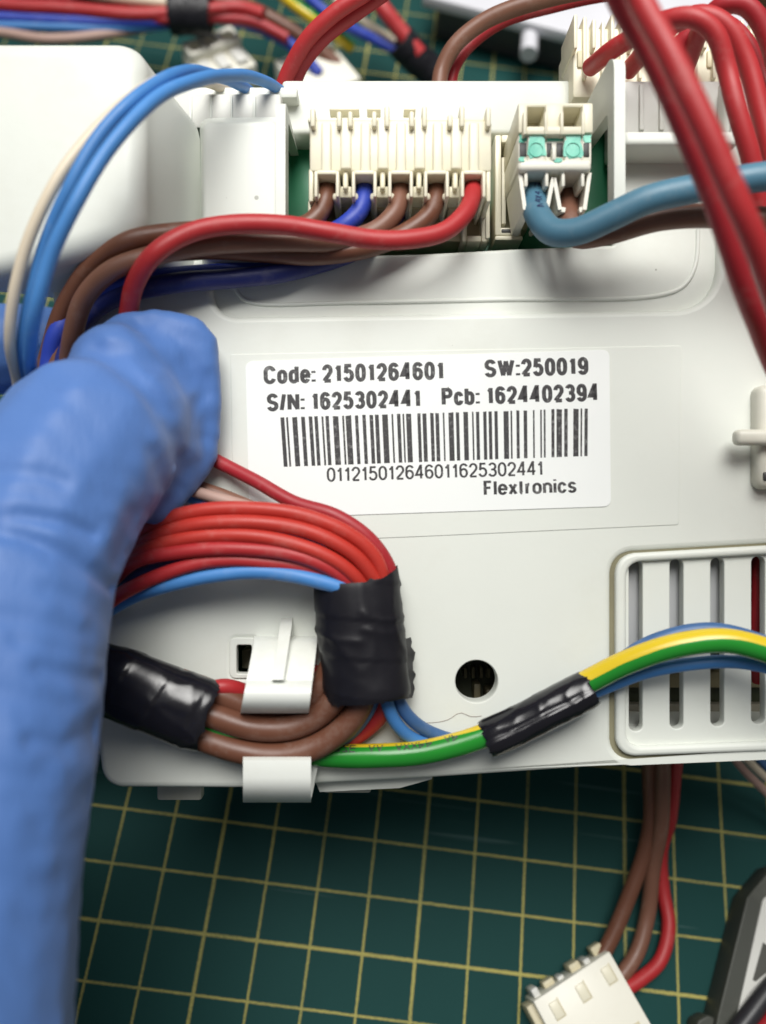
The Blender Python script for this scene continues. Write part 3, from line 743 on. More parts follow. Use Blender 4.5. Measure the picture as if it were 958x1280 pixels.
mb = MB(); mb.box(690.5, 182, 695.5, 200, 3, 6.2, 0.2); mb.build('centre_post', 'cream_white', pb)
def blob(cx, cy, rx, ry, w, seed, n=26):
    rnd = random.Random(seed); ph = [rnd.uniform(0, 6.28) for _ in range(4)]
    pts = []
    for i in range(n):
        a = 2 * math.pi * i / n
        k = 1 + 0.10 * math.sin(3 * a + ph[0]) + 0.08 * math.sin(5 * a + ph[1]) + 0.05 * math.sin(8 * a + ph[2])
        ca, sa = math.cos(a), math.sin(a)
        e = 0.45
        pts.append((cx + rx * k * math.copysign(abs(ca) ** e, ca), cy + ry * k * math.copysign(abs(sa) ** e, sa)))
    return [P(x, y, w) for x, y in pts]
for (cx, cy, rx, ry, w, sd) in ((671, 183, 11, 14, 5.78, 1), (717, 183, 11.5, 15, 5.78, 2), (694, 172, 11, 4.5, 5.08, 3), (653.5, 173, 4.6, 5, 5.08, 4), (734.5, 173, 5, 5, 5.08, 5), (652.5, 199, 3.4, 3, 6.07, 6), (697.5, 200, 5, 3, 6.07, 7)):
    v, f = plate_geo(blob(cx, cy, rx, ry, w, sd), [], w, 0.10, 0.03); mesh('paint_mark', v, f, 'green_paint', pb)
for cx in (670.5, 716.5):
    v, f = plate_geo(circle_px(cx, 187, 9.2, 5.85), [circle_px(cx, 187, 8.4, 5.85)], 5.90, 0.12, 0.02); mesh('moulded_ring', v, f, 'green_paint', pb)
for pts in ([(648, 214), (653, 214), (657, 236), (652, 236)], [(735, 214), (740, 214), (737, 236), (732, 236)]):
    pass
for (xa, ya, xb, yb, hx) in ((650, 214, 656.5, 262, 1), (692, 222, 684, 262, -1), (693, 222, 700.5, 262, 1), (737.5, 216, 731, 262, -1)):
    mb = MB(); t = 2.4
    mb.quad_prism([(xa - t, ya), (xa + t, ya), (xb + t, yb), (xb - t, yb)], -5, 5.0)
    mb.quad_prism([(xb - t, yb - 4), (xb + hx * 7, yb - 2.5), (xb + hx * 6, yb + 3), (xb - t, yb + 3)][::1], -5, 4.6)
    mb.build('prong', 'cream_white', pb, sm=25)
for x in (658, 684, 704.5, 729):
    mb = MB(); mb.box(x - 2.4, 211, x + 2.4, 233, -5, 5.4, 0.25); mb.build('inner_prong', 'cream_white', pb)
mb = MB(); mb.box(650, 211, 738, 240, -8, -1.5, 0.2); mb.build('throat', 'cream_dark', pb)

# ------------------------------------------------------------------ many-way plug on the upper edge, right
pc = thing('plug_connector', 'cream many-way plug at the upper right corner, thick red wires looping out of it', 'connector', P(840, 60, -14))
mb = MB(); mb.box(716, 34, 1000, 122, -17, -7.0, 0.6); mb.build('body', 'cream', pc)
for i in range(24):
    x = 720 + i * 11.6
    mb = MB(); mb.box(x - 2.6, 17 + (i * 5 % 4) * 3, x + 2.6, 98 if i % 2 else 60, -14, -5.4 - (i % 2) * 0.8, 0.35, 2); mb.build('flute', 'cream', pc)
    if i % 2 == 0:
        mb = MB(); mb.box(x + 2, 62, x + 11, 84, -9, -6.6, 0.3); mb.build('wire_port', 'cream_dark', pc)
# ------------------------------------------------------------------ wires of the five-way plug
def w_(*a): return a
wire('red_wire', 'w_red', 'red wire from the wide plug sweeping left over the brown ones to the thumb',
     [(592, 222, -2), (592, 240, 2.5), (583, 266, 5), (555, 290, 6.5), (510, 299, 7.5), (460, 299, 8), (410, 291, 8.5), (350, 281, 9), (290, 281, 9.5), (235, 293, 10.5), (193, 318, 11), (170, 352, 9), (161, 392, 6), (160, 440, 1.6), (158, 500, 1.4)], 2.45)
wire('brown_wire', 'w_brown', 'brown wire from the left end of the wide plug, uppermost in the sweep',
     [(408, 222, -2), (408, 240, 1), (402, 262, 2), (388, 278, 2.5), (350, 288, 3), (290, 289, 5), (225, 290, 7.5), (165, 300, 9), (115, 332, 7), (80, 385, 3.5), (62, 440, 0.5), (40, 520, -4)], 2.6)
wire('brown_wire', 'w_brown_light', 'brown wire from the middle of the wide plug, in the centre of the sweep',
     [(501, 222, -2), (501, 240, 1), (494, 266, 2.5), (470, 288, 3), (420, 302, 4), (350, 303, 5.2), (270, 306, 7), (195, 318, 9), (140, 338, 9), (106, 372, 7.5), (91, 415, 5), (85, 460, 1.8), (84, 520, 1.6)], 2.6)
wire('brown_wire', 'w_brown', 'brown wire entering the wide plug beside the red one, lowest of the browns',
     [(546, 222, -2), (546, 242, 1), (537, 268, 2.2), (510, 290, 2.8), (465, 308, 3), (400, 318, 2.8), (330, 316, 2.8), (250, 312, 4.4), (170, 322, 6.2), (118, 352, 4.6), (90, 395, 2.2), (72, 445, 1.5), (66, 520, 1.5)], 2.6)
wire('blue_wire', 'w_royal', 'bright blue wire entering the wide plug between two brown ones',
     [(456, 222, -2), (456, 242, 1), (450, 264, 2), (432, 282, 2.2), (400, 300, 0.8), (360, 322, -0.6), (310, 336, -0.6), (250, 343, 1.2), (190, 349, 3.4), (140, 358, 3.4), (100, 380, 2.5), (72, 415, 2.6), (62, 455, 1.5), (56, 520, 1.5)], 2.5)
wire('blue_wire', 'w_navy', 'dark navy wire lying lowest in the sweep left of the wide plug',
     [(500, 262, -5), (478, 290, -3.5), (446, 312, -0.4), (402, 328, -0.1), (350, 341, 1.3), (290, 348, 1.8), (230, 353, 3.6), (170, 363, 3.6), (130, 378, 2.6), (104, 402, 2.0), (84, 440, 1.8), (76, 500, 1.5)], 2.7)

# wires of the two-way plug
o, p = wire('blue_wire', 'w_slate', 'thick slate blue wire from the two-way plug running to the right edge',
            [(668, 232, -2), (668, 248, 2), (673, 270, 5), (692, 289, 7), (722, 289, 8.5), (762, 271, 10), (810, 249, 11.5), (860, 237, 12.5), (910, 228, 14), (958, 221, 15), (1010, 218, 16), (1100, 230, 15), (1200, 290, 8), (1290, 400, -8), (1340, 560, -24)], 3.5)
wire_marks(o, p, 3.5, 4.5, 10.0, -0.35, 'ink_blue', 0.9, 3)
wire('brown_wire', 'w_brown_light', 'thick brown wire from the two-way plug running under the slate blue one',
     [(712, 236, -2), (711, 252, 0), (711, 276, 3.0), (722, 296, 4.2), (760, 292, 5.5), (815, 277, 7), (870, 271, 8.5), (920, 272, 10), (980, 276, 11), (1080, 292, 10), (1180, 350, 4), (1260, 460, -10), (1310, 600, -24)], 3.0)

# ------------------------------------------------------------------ arc of blue and white wires, upper left
wire('blue_wire', 'w_sky', 'sky blue wire of the upper left arc, inner strand nearest the white block',
     [(350, 112, -9), (335, 103, -4), (300, 94, 4), (258, 97, 12), (212, 113, 18), (169, 148, 22), (131, 193, 24), (97, 250, 25), (64, 320, 24), (46, 385, 22), (37, 440, 17), (44, 500, 6), (50, 560, 2)], 1.6)
wire('blue_wire', 'w_blue', 'sky blue wire of the upper left arc, outer strand beside the white wire',
     [(312, 114, -10), (298, 106, -4), (270, 95, 4), (240, 90, 11), (205, 99, 17), (160, 132, 21), (120, 177, 22), (86, 237, 22), (56, 308, 20), (39, 375, 18), (30, 430, 15), (30, 490, 7), (34, 560, 1.5)], 1.6)
wire('white_wire', 'w_white', 'cream white wire bending along the two sky blue ones at upper left',
     [(282, 112, -9), (262, 104, -3), (235, 98, 5), (195, 103, 15), (146, 137, 19), (102, 182, 21), (64, 238, 22), (33, 312, 21), (16, 382, 19), (13, 430, 16), (22, 480, 9), (28, 550, 1.5)], 1.35)

# ------------------------------------------------------------------ red loops, right
RL = 'red wires of the many-way plug'
wire('red_wire', 'w_red', 'red wire leaving the many-way plug leftmost, arching over to the right', [(738, 84, -5), (762, 64, 1), (795, 44, 5), (830, 27, 9), (866, 23, 11), (893, 42, 11), (908, 85, 10), (921, 135, 10), (938, 195, 9), (952, 260, 7), (975, 340, 5), (1010, 460, 4), (1070, 600, 2), (1160, 740, -8), (1230, 880, -24)], 2.45, RL)
wire('red_wire', 'w_red', 'red wire in the middle of the loops from the many-way plug', [(786, 88, -5), (808, 62, 0), (842, 30, 5), (878, 18, 7), (908, 32, 7.5), (932, 75, 7), (950, 135, 6.5), (968, 210, 6), (985, 290, 5), (1030, 430, 4), (1100, 580, 1), (1190, 720, -10), (1260, 860, -26)], 2.5, RL)
wire('red_wire', 'w_red_dark', 'dark red wire arching highest at the top right corner', [(856, 90, -6), (866, 62, -2), (880, 30, 2), (905, 6, 5), (932, 8, 5.5), (957, 42, 5), (975, 100, 4), (990, 180, 4), (1040, 340, 3), (1120, 500, 0), (1210, 660, -12), (1270, 800, -26)], 2.5, RL)
wire('red_wire', 'w_red_dark', 'dark red wire half hidden beneath the loops at top right', [(826, 92, -6), (842, 66, -3), (866, 40, -1), (900, 28, 0), (930, 50, 0.5), (955, 105, 0), (975, 180, 2), (1050, 380, 2), (1140, 540, -2), (1230, 700, -14)], 2.3, RL)
wire('red_wire', 'w_red', 'blurred red wire crossing nearest the lens, right strand of the pair', [(640, -420, 12), (690, -280, 22), (740, -150, 31), (778, -60, 36), (800, 0, 37), (840, 74, 38), (884, 165, 38), (925, 258, 37), (962, 348, 34), (1000, 450, 30), (1060, 590, 20), (1140, 740, 6), (1230, 900, -14)], 2.4)
wire('red_wire', 'w_red_dark', 'blurred darker red wire crossing near the lens, left strand of the pair', [(610, -420, 6), (660, -280, 16), (712, -150, 26), (752, -60, 31), (775, 0, 32), (815, 74, 32.5), (859, 168, 32), (897, 262, 30), (930, 360, 26), (960, 440, 20), (1000, 520, 14), (1070, 640, 6), (1150, 780, -4), (1230, 940, -20)], 2.35)

# ------------------------------------------------------------------ lower left: red bundle, tapes, brown loop
RB = 'red wires of the bundle under the thumb'
wire('red_wire', 'w_red_dark', 'single red wire leaving the thumb tip and crossing the sticker corner', [(215, 545, 1.4), (272, 576, 1.8), (318, 600, 3.4), (366, 627, 5), (420, 644, 6), (463, 674, 6), (489, 715, 5), (490, 760, 4.5)], 1.88, RB)
wire('red_wire', 'w_red_orange', 'red wire on the top edge of the bundle', [(120, 720, 1.5), (160, 680, 4), (205, 650, 7), (252, 638, 8), (318, 636, 8.5), (384, 646, 8.5), (437, 668, 8), (470, 698, 7), (484, 740, 5.5)], 1.88, RB)
wire('red_wire', 'w_red_orange', 'red wire second from the top edge of the bundle', [(110, 735, 1.4), (155, 694, 4), (198, 668, 7), (252, 655, 8.5), (330, 654, 9), (400, 669, 9), (444, 695, 8), (474, 735, 6)], 1.9, RB)
wire('red_wire', 'w_red_orange', 'red wire along the middle of the bundle', [(105, 750, 1.4), (145, 712, 4), (185, 686, 7), (252, 671, 8.5), (330, 672, 9.2), (400, 690, 9), (440, 716, 8), (462, 748, 6)], 1.9, RB)
wire('red_wire', 'w_red', 'red wire second from the bottom edge of the bundle', [(100, 765, 1.4), (140, 726, 4), (172, 700, 7), (232, 689, 8.4), (306, 686, 9), (384, 699, 8.8), (432, 724, 7.6), (452, 754, 6)], 1.9, RB)
wire('red_wire', 'w_red', 'red wire on the bottom edge of the bundle, above the light blue one', [(95, 790, 1.4), (130, 758, 4), (165, 735, 6.5), (205, 717, 7.5), (265, 702, 8), (330, 702, 8.2), (392, 713, 7.8), (440, 740, 6.4)], 1.9, RB)
wire('blue_wire', 'w_sky', 'light blue wire along the underside of the red bundle', [(110, 780, 1.4), (160, 748, 4), (205, 732, 6.4), (262, 720, 7.4), (330, 715, 8.0), (392, 724, 8.2), (440, 741, 7.4), (452, 760, 5)], 2.0)
wire('blue_wire', 'w_steel', 'dull blue wire buried between the red wires of the bundle', [(110, 740, 1.4), (160, 720, 3), (220, 702, 5), (300, 676, 5.4), (370, 652, 5.4), (430, 668, 5.4), (470, 706, 5), (478, 750, 4.5)], 1.9)
wire('brown_wire', 'w_brown_light', 'brown wire peeping out between thumb and red bundle', [(200, 590, 1.4), (245, 607, 1.5), (285, 622, 2.0), (340, 645, 3), (400, 672, 4), (446, 720, 4)], 1.8)
wire('blue_wire', 'w_blue', 'short stretch of light blue wire between thumb and red bundle', [(190, 612, 1.4), (240, 622, 1.6), (275, 630, 3.4), (330, 652, 4.4), (390, 680, 5), (450, 730, 4.5)], 1.6)
wire('pink_wire', 'w_pink', 'pale pinkish wire just above the red bundle by the thumb', [(205, 600, 1.2), (252, 616, 3.4), (300, 630, 4.6), (350, 644, 5.2), (410, 668, 5.0), (455, 725, 4.5)], 1.6)
wire('brown_wire', 'w_brown', 'thick brown wire lowest in the loop, just above the lower hook', [(205, 905, 4), (250, 922, 4.5), (300, 938, 5), (355, 943, 5), (400, 931, 5), (436, 903, 5.5), (455, 868, 6), (462, 820, 6)], 3.3)
wire('brown_wire', 'w_brown', 'thick brown wire in the middle of the loop below the upper hook', [(215, 875, 5), (268, 894, 5), (320, 910, 5), (368, 909, 4.8), (405, 890, 5), (428, 860, 6), (440, 815, 6)], 3.3)
wire('brown_wire', 'w_brown', 'thick brown wire highest in the loop, passing under the upper hook', [(225, 850, 4), (275, 868, 4), (310, 882, 3.4), (350, 886, 2.8), (388, 872, 3.4), (408, 845, 4.5), (425, 805, 5.5)], 3.2)
wire('red_wire', 'w_red', 'red wire glimpsed at the upper hook between tape and clip', [(245, 868, 4.5), (280, 858, 4.4), (320, 868, 2.0), (365, 865, 1.8), (400, 840, 3)], 2.2)
wire('blue_wire', 'w_navy', 'dark blue wire hidden in the brown loop below the upper hook', [(240, 885, 1.6), (300, 900, 2.0), (360, 901, 2.2), (400, 885, 2.2), (420, 860, 2.8), (440, 820, 3)], 2.2)
wire('red_wire', 'w_red', 'red wire curving out beneath the middle tape', [(370, 950, 1.4), (420, 932, 1.6), (455, 912, 2.0), (477, 888, 3.5), (485, 850, 4.5)], 2.6)
wire('blue_wire', 'w_steel', 'dark blue wire between brown loop and red wire under the middle tape', [(400, 945, 1.5), (432, 922, 2.5), (452, 900, 4), (466, 872, 5), (470, 830, 5)], 2.0)
# earth wire: yellow and green
def tw(s): return 0.575 - 0.125 * min(1.0, max(0.0, (s - 40) / 16.0))
eo, ep = wire('earth_wire', 'w_earth', 'green wire with yellow stripe threading from the brown loop through the short tape',
              [(215, 885, 2), (262, 908, 3.6), (300, 924, 3.8), (345, 936, 2.8), (400, 944, 2.8), (460, 945, 3.5), (530, 940, 4), (600, 922, 4.4), (660, 893, 4.6), (735, 853, 5), (790, 826, 6.5), (850, 806, 8), (905, 801, 9), (958, 813, 9.5), (1010, 835, 10), (1080, 880, 8), (1170, 960, 0), (1260, 1080, -16)], 3.2, twist=tw)
wire_marks(eo, ep, 3.2, 22.5, 43, -1.22, 'ink', 1.0, 5)
wire('blue_wire', 'w_blue', 'light blue wire dropping from the middle tape to the earth wire', [(478, 845, 5.5), (484, 878, 5.5), (494, 903, 4.6), (515, 923, 3), (550, 932, 1.6), (600, 926, 1.5), (660, 897, 1.8), (735, 868, 2.2), (800, 842, 3.4), (866, 829, 5), (920, 827, 6), (975, 838, 7), (1070, 885, 6), (1160, 970, -2), (1240, 1090, -18)], 1.75)
wire('blue_wire', 'w_steel', 'dull blue wire dropping outermost from the middle tape', [(490, 845, 4.5), (499, 876, 4.4), (513, 898, 3.6), (540, 916, 2), (585, 926, 1.2), (640, 908, 1.5), (700, 880, 2), (760, 838, 3.2), (806, 806, 4.4), (850, 791, 5.4), (895, 787, 6), (935, 795, 6.5), (985, 815, 7), (1085, 870, 6), (1180, 955, -2), (1270, 1080, -18)], 1.75)

# ------------------------------------------------------------------ black tape wraps
def tape(label, pts, ra, rb, mat, seed, lobes=(0, 0), wrink=0.22, wraps=0.12, slant=0.0, seam=0.0):
    """rb: half width across, ra: half height towards the viewer"""
    path = spline([to3(q) for q in pts], 0.28)
    L = sum((b - a).length for a, b in zip(path, path[1:]))
    def rf(s, a):
        ca, sa = math.cos(a), math.sin(a)
        n1 = mnoise.noise(Vector((s * 0.14 + seed, ca * 0.9, sa * 0.9)))
        # sharp diagonal wrinkles
        q = s * 0.55 + a * 0.9 + 1.5 * mnoise.noise(Vector((s * 0.15, ca, sa + seed)))
        rdg = 1 - abs(mnoise.noise(Vector((q * 0.45, seed * 1.7, s * 0.06)))) * 2
        rdg2 = 1 - abs(mnoise.noise(Vector((s * 0.12 + seed, ca * 1.3 + s * .03, sa * 1.3)))) * 2.2
        stepv = wraps * 1.6 * ((s / 5.0 + a / (2 * math.pi)) % 1.0)
        if seam: stepv += seam * (1 / (1 + math.exp(-(sa - 0.02 - 0.10 * mnoise.noise(Vector((s * 0.2, 3, 1)))) * 40))) * (1 if ca > -0.6 else 0)
        k = 1 + lobes[1] * math.cos(lobes[0] * a + seed)
        e = 0.25 * math.exp(-min(s, L - s) / 0.4)
        d = wrink * (0.7 * n1 + 0.55 * max(rdg, 0) ** 3 + 0.5 * max(rdg2, 0) ** 4) + stepv - e
        return (ra * k + d, rb * k + d)
    vs, fs, uv = tube_geo(path, 1, n=72, rfun=rf)
    fs = fs[:-2]; n = 72                                   # ragged, turned-in ends instead of flat caps
    for end in (0, 1):
        i0 = 0 if end == 0 else (len(path) - 1) * n
        t = (path[1] - path[0]).normalized() if end == 0 else (path[-1] - path[-2]).normalized()
        c = path[0] if end == 0 else path[-1]
        sg = -1 if end == 0 else 1
        for k in range(n):
            j = 0.42 * mnoise.noise(Vector((k * 0.21, seed, end * 9))) + 0.25 * (1 if (k * 7 + int(seed)) % 23 < 3 else 0)
            a = 2 * math.pi * k / n
            vs[i0 + k] = vs[i0 + k] + t * (sg * j + (slant * (math.sin(a) + 0.55 * math.cos(a)) if end == 0 else 0))
        m = len(vs)
        for k in range(n): vs.append(c + (vs[i0 + k] - c) * 0.90 - t * (sg * 0.5))
        vs.append(c - t * (sg * 0.7))
        for k in range(n):
            k2 = (k + 1) % n
            fs.append((i0 + k, i0 + k2, m + k2, m + k)); fs.append((m + k, m + k2, m + n))
    return mesh('electrical_tape', vs, fs, mat, sm=48, label=label, cat='tape')
tape('glossy black tape wrapped round the brown cables at lower left, beside the gloved hand', [(110, 842, 5), (160, 858, 5.2), (210, 878, 5.2), (262, 896, 5)], 3.6, 4.6, 'tape_gloss', 3.3, (3, 0.03), 0.24, 0.06)
mid_tape = tape('wrinkled black tape round the red bundle in the middle', [(446, 724, 5), (449, 770, 5.2), (454, 820, 5.4), (459, 872, 5.4)], 4.2, 5.55, 'tape_matt', 8.1, (2, 0.02), 0.36, 0.07, 1.3)
rg = random.Random(4); mb = MB(); prev = None
for k in range(15):
    y = 798 + k * 5.4; xb = 509 + 3.0 * math.sin(k * 0.22); xo = xb + 3.5 + rg.uniform(0, 5.5)
    row = [P(xb - 6, y, 6.2), P(xb, y, 4.6), P(xo, y + rg.uniform(-2, 2), 3.4)]
    mb.add(row, [] if k == 0 else [(-3, -2, 1, 0), (-2, -1, 2, 1)])
mb.build('loose_end', 'tape_matt', mid_tape, sm=60)
tape('short slanting black tape round the earth wire and blue wires', [(607, 923, 4.3), (650, 903, 4.5), (695, 880, 4.8), (738, 858, 5.0)], 2.35, 2.35, 'tape_gloss', 5.7, (2, 0.02), 0.12, 0.0, 0.0, 0.38)

wire('hair', 'w_brown', 'fine dark hair lying curved on the white panel below the round hole', [(515, 903, 0.06), (545, 903, 0.06), (562, 899, 0.07), (575, 891, 0.06), (590, 896, 0.06), (602, 895, 0.06)], 0.05, wob=0.0, cat='hair')
# red wire behind the grille
wire('red_wire', 'w_red_dark', 'dark red wire seen through the last slot of the vent', [(955, 640, -6), (951, 690, -5), (949, 750, -5), (946, 800, -6), (950, 850, -8)], 2.2)

# ------------------------------------------------------------------ plug lying on the mat, lower right
A0, B0 = GW(667, 1252, 8), GW(762, 1189, 8)
ex = (B0 - A0); LX = ex.length; ex = ex.normalized(); ey = Vector((ex.y, -ex.x, 0)); ez = Vector((0, 0, 1))
pd = thing('plug_connector', 'cream plug lying on the mat at lower right with two brown and one red wire', 'connector', (A0 + ex * LX / 2 + ey * 10) * 1.0 - Vector((0, 0, 8)), frame='world')
mb = MB(); mb.obox(A0, ex, ey, ez, 0, LX, 0, 24, -7.8, 0, 0.25); body = mb.build('body', 'cream_white', pd, frame='world')
for x in (0.18, 0.52, 0.86):
    mb = MB(); mb.obox(A0, ex, ey, ez, LX * x - 0.9, LX * x + 0.9, 1.6, 4.4, -0.5, 0.32, 0.2); mb.build('contact_window', 'cream', pd)
    mb = MB(); mb.obox(A0, ex, ey, ez, LX * x + 0.92, LX * x + 1.12, 1.4, 4.6, -0.5, 0.06, 0.02); mb.obox(A0, ex, ey, ez, LX * x - 0.9, LX * x + 1.1, 4.42, 4.62, -0.5, 0.05, 0.02); mb.build('window_gap', 'cream_dark', pd)
mb = MB(); mb.obox(A0, ex, ey, ez, LX * 0.74, LX * 0.90, 11.5, 16, -0.8, 0.05, 0.05); mb.build('latch_slot', 'cream_dark', pd)
for i in range(6):
    mb = MB(); mb.obox(A0, ex, ey, ez, LX * (0.04 + i * 0.165), LX * (0.04 + i * 0.165) + (2.2 if i % 2 else 1.3), -1.5 + (i * 7 % 5) * 0.22, 0.1, -6, -1.2 - (i * 3 % 4) * .6, 0.25); mb.build('rear_tooth', 'cream_dark' if i % 2 else 'frosted', pd)
mb = MB(); mb.obox(A0, ex, ey, ez, -1.4, 0.1, 0.5, 22, -7, -1.8, 0.3); mb.build('side_rail', 'cream_dark', pd)
DW = 'wires of the plug on the mat'
wire('brown_wire', 'w_brown', 'brown wire left of three going down to the plug on the mat', [G(806, 915, 30), G(812, 965, 20), G(814, 1020, 14), G(806, 1068, 10), G(788, 1118, 7), G(768, 1166, 5), G(752, 1196, 4), G(744, 1212, 4)], 2.9, DW)
wire('brown_wire', 'w_brown_light', 'brown wire between the other brown and the red one above the mat plug', [G(826, 915, 30), G(829, 965, 22), G(826, 1030, 15), G(816, 1090, 8), G(810, 1140, 4), G(797, 1188, 3), G(780, 1216, 3), G(766, 1232, 3)], 2.9, DW)
wire('red_wire', 'w_red', 'red wire curving outermost down to the plug on the mat', [G(848, 915, 28), G(844, 965, 20), G(838, 1020, 12), G(827, 1062, 6), G(829, 1110, 3), G(836, 1158, 2.6), G(826, 1200, 2.6), G(800, 1225, 3), G(778, 1238, 3.4)], 2.6, DW)
# thin wires at the right edge under the module
wire('pink_wire', 'w_pink', 'thin pinkish wire under the module at the right edge', [G(905, 930, 16), G(930, 962, 14), G(958, 990, 12), G(1000, 1030, 8)], 1.6)
wire('white_wire', 'w_white', 'thin whitish wire under the module at the right edge', [G(915, 925, 17), G(940, 955, 15), G(965, 978, 13), G(1010, 1015, 9)], 1.5)
wire('blue_wire', 'w_steel', 'thin dull blue wire under the module at the right edge', [G(930, 925, 15), G(950, 950, 13), G(975, 975, 11), G(1020, 1010, 7)], 1.7)

# ------------------------------------------------------------------ grey case with white face, lower right corner
dpx = [(934, 1122), (898, 1268), (885, 1340), (1075, 1390), (1085, 1050), (965, 1085)]
H = 6.5
dp = [GW(x, y, H) for x, y in dpx]
dc = sum(dp, Vector()) / len(dp)
dev = thing('device_case', 'dark grey case with white face and dark arrow, lower right corner', 'device', (dc.x, dc.y, 0), frame='world')
vs, fs = plate_geo(round_poly(dp, 0.35), [], H, H - 0.1, 0.3); mesh('shell', vs, fs, 'device_grey', dev)
fp = [GW(x, y, H + .3) for x, y in ((954, 1124), (921, 1272), (912, 1330), (1060, 1370), (1070, 1095), (965, 1116))]
vs, fs = plate_geo(round_poly(fp, 0.5), [], H + .35, 0.5, 0.1); mesh('face_plate', vs, fs, 'device_white', dev)
ap = [GW(x, y, H + .4) for x, y in ((954, 1178), (941, 1225), (945, 1227), (962, 1213), (980, 1232), (972, 1190))]
vs, fs = plate_geo(ap, [], H + .39, 0.06, 0.005); mesh('arrow_mark', vs, fs, 'device_print', dev)
kp = [GW(x, y, 5) for x, y in ((872, 1276), (886, 1268), (900, 1276), (905, 1330), (865, 1330))]
vs, fs = plate_geo(round_poly(kp, 0.6), [], 5, 4.8, 0.4); mesh('foot', vs, fs, 'device_grey', dev)
wire('black_wire', 'w_black', 'thick black cable across the corner of the grey case', [G(885, 1335, 9), G(925, 1285, 9), G(958, 1244, 9), G(1000, 1198, 9)], 3.4)
wire('red_wire', 'w_red_dark', 'red cable at the very lower right corner beside the black one', [G(915, 1345, 9), G(950, 1296, 9), G(975, 1266, 9), G(1010, 1228, 9)], 3.6)

# ------------------------------------------------------------------ things on the mat behind the module
BG = 'loose harness behind the module'
wire('red_wire', 'w_red', 'blurred red wire running along the top left edge to the black tape', [G(-60, 2, 22), G(20, 8, 22), G(90, 12, 22), G(160, 18, 22), G(225, 16, 22), G(300, 10, 22), G(330, 18, 22)], 3.6, BG)
wire('red_wire', 'w_red_dark', 'blurred darker red wire just above the blue ones at the top left', [G(-60, -8, 20), G(30, -4, 20), G(110, 2, 20), G(200, 24, 21), G(262, 22, 20), G(320, 28, 20), G(360, 48, 18)], 3.0, BG)
wire('blue_wire', 'w_royal', 'blurred blue wire under the red ones at the top left', [G(-60, 20, 20), G(20, 23, 20), G(100, 27, 20), G(200, 28, 20), G(270, 22, 19), G(330, 38, 17), G(372, 62, 14), G(400, 92, 10)], 3.2, BG)
wire('blue_wire', 'w_blue', 'blurred lighter blue wire lowest of the coloured ones at the top left', [G(-60, 29, 19), G(40, 33, 19), G(120, 35, 19), G(210, 31, 19), G(240, 22, 18)], 2.6, BG)
wire('white_wire', 'w_pink', 'blurred pale wire sagging below the blue ones at the top left', [G(-60, 34, 18), G(10, 42, 18), G(60, 49, 18), G(110, 46, 18), G(170, 37, 18), G(225, 28, 18)], 2.8, BG)
wire('white_wire', 'w_white', 'blurred white wire at the very top left of the black tape', [G(90, -14, 23), G(140, -4, 23), G(190, 2, 23), G(235, 8, 22)], 3.4, BG)
wire('purple_wire', 'w_steel', 'blurred violet blue wire at the top edge left of the black tape', [G(150, -20, 22), G(190, -8, 22), G(230, 2, 22)], 3.4, BG)
wire('brown_wire', 'w_brown', 'blurred brown wire curving down behind the red pair at the top', [G(250, 0, 18), G(300, 6, 18), G(345, 26, 16), G(390, 55, 12), G(425, 85, 8), G(445, 110, 6)], 4.2, BG)
wire('earth_wire', 'w_earth', 'blurred green and yellow wire at the top edge', [G(330, -25, 20), G(365, 4, 20), G(395, 25, 18), G(440, 60, 10)], 3.4, BG)
wire('blue_wire', 'w_royal', 'blurred blue wire at the top edge beside the green and yellow one', [G(365, -25, 20), G(392, 2, 20), G(425, 28, 18), G(470, 50, 14), G(510, 70, 12)], 3.0, BG)
wire('white_wire', 'w_white', 'blurred whitish wire at the top meeting the small dark tape', [G(420, 0, 16), G(462, 32, 14), G(495, 55, 12), G(520, 72, 11)], 2.8, BG)
wire('red_wire', 'w_red', 'blurred red wire at the top ending in the small dark tape', [G(455, -20, 24), G(478, 10, 22), G(502, 40, 18), G(525, 68, 14)], 4.6, BG)
wire('red_wire', 'w_red', 'red wire of the raised pair at the top, upper strand', [(352, 112, -16), (362, 86, -14), (384, 50, -11), (418, 18, -9), (455, -8, -8), (500, -40, -8), (570, -90, -12), (660, -120, -30), (740, -120, -60)], 2.4)
wire('red_wire', 'w_red_dark', 'red wire of the raised pair at the top, lower strand', [(364, 112, -17), (376, 82, -15.5), (402, 50, -13), (436, 22, -11), (470, -2, -10), (520, -35, -10), (590, -75, -16), (680, -100, -34), (760, -100, -64)], 2.4)
wire('brown_wire', 'w_brown_light', 'brown wire arching up to the right behind the module', [(548, 112, -20), (552, 88, -20), (568, 58, -19), (600, 30, -18), (650, 8, -17), (710, -8, -16), (780, -20, -15), (880, -30, -18), (980, 10, -26), (1060, 80, -36)], 2.6)
wire('red_wire', 'w_red_dark', 'red wire following inside the brown arch at the top', [(562, 112, -23), (570, 82, -23), (592, 52, -23), (630, 26, -22), (690, 8, -21), (760, -6, -20), (870, -14, -22), (970, 25, -30), (1050, 95, -40)], 2.0)
tape('blurred black tape round the loose harness at the top left', [G(212, 14, 21), G(238, 14, 21), G(264, 16, 21)], 5.0, 6.2, 'tape_matt', 2.2)
tape('blurred small dark tape round wires above the wide plug', [G(500, 50, 16), G(520, 72, 12), G(545, 92, 8)], 4.0, 4.6, 'tape_matt', 6.4)
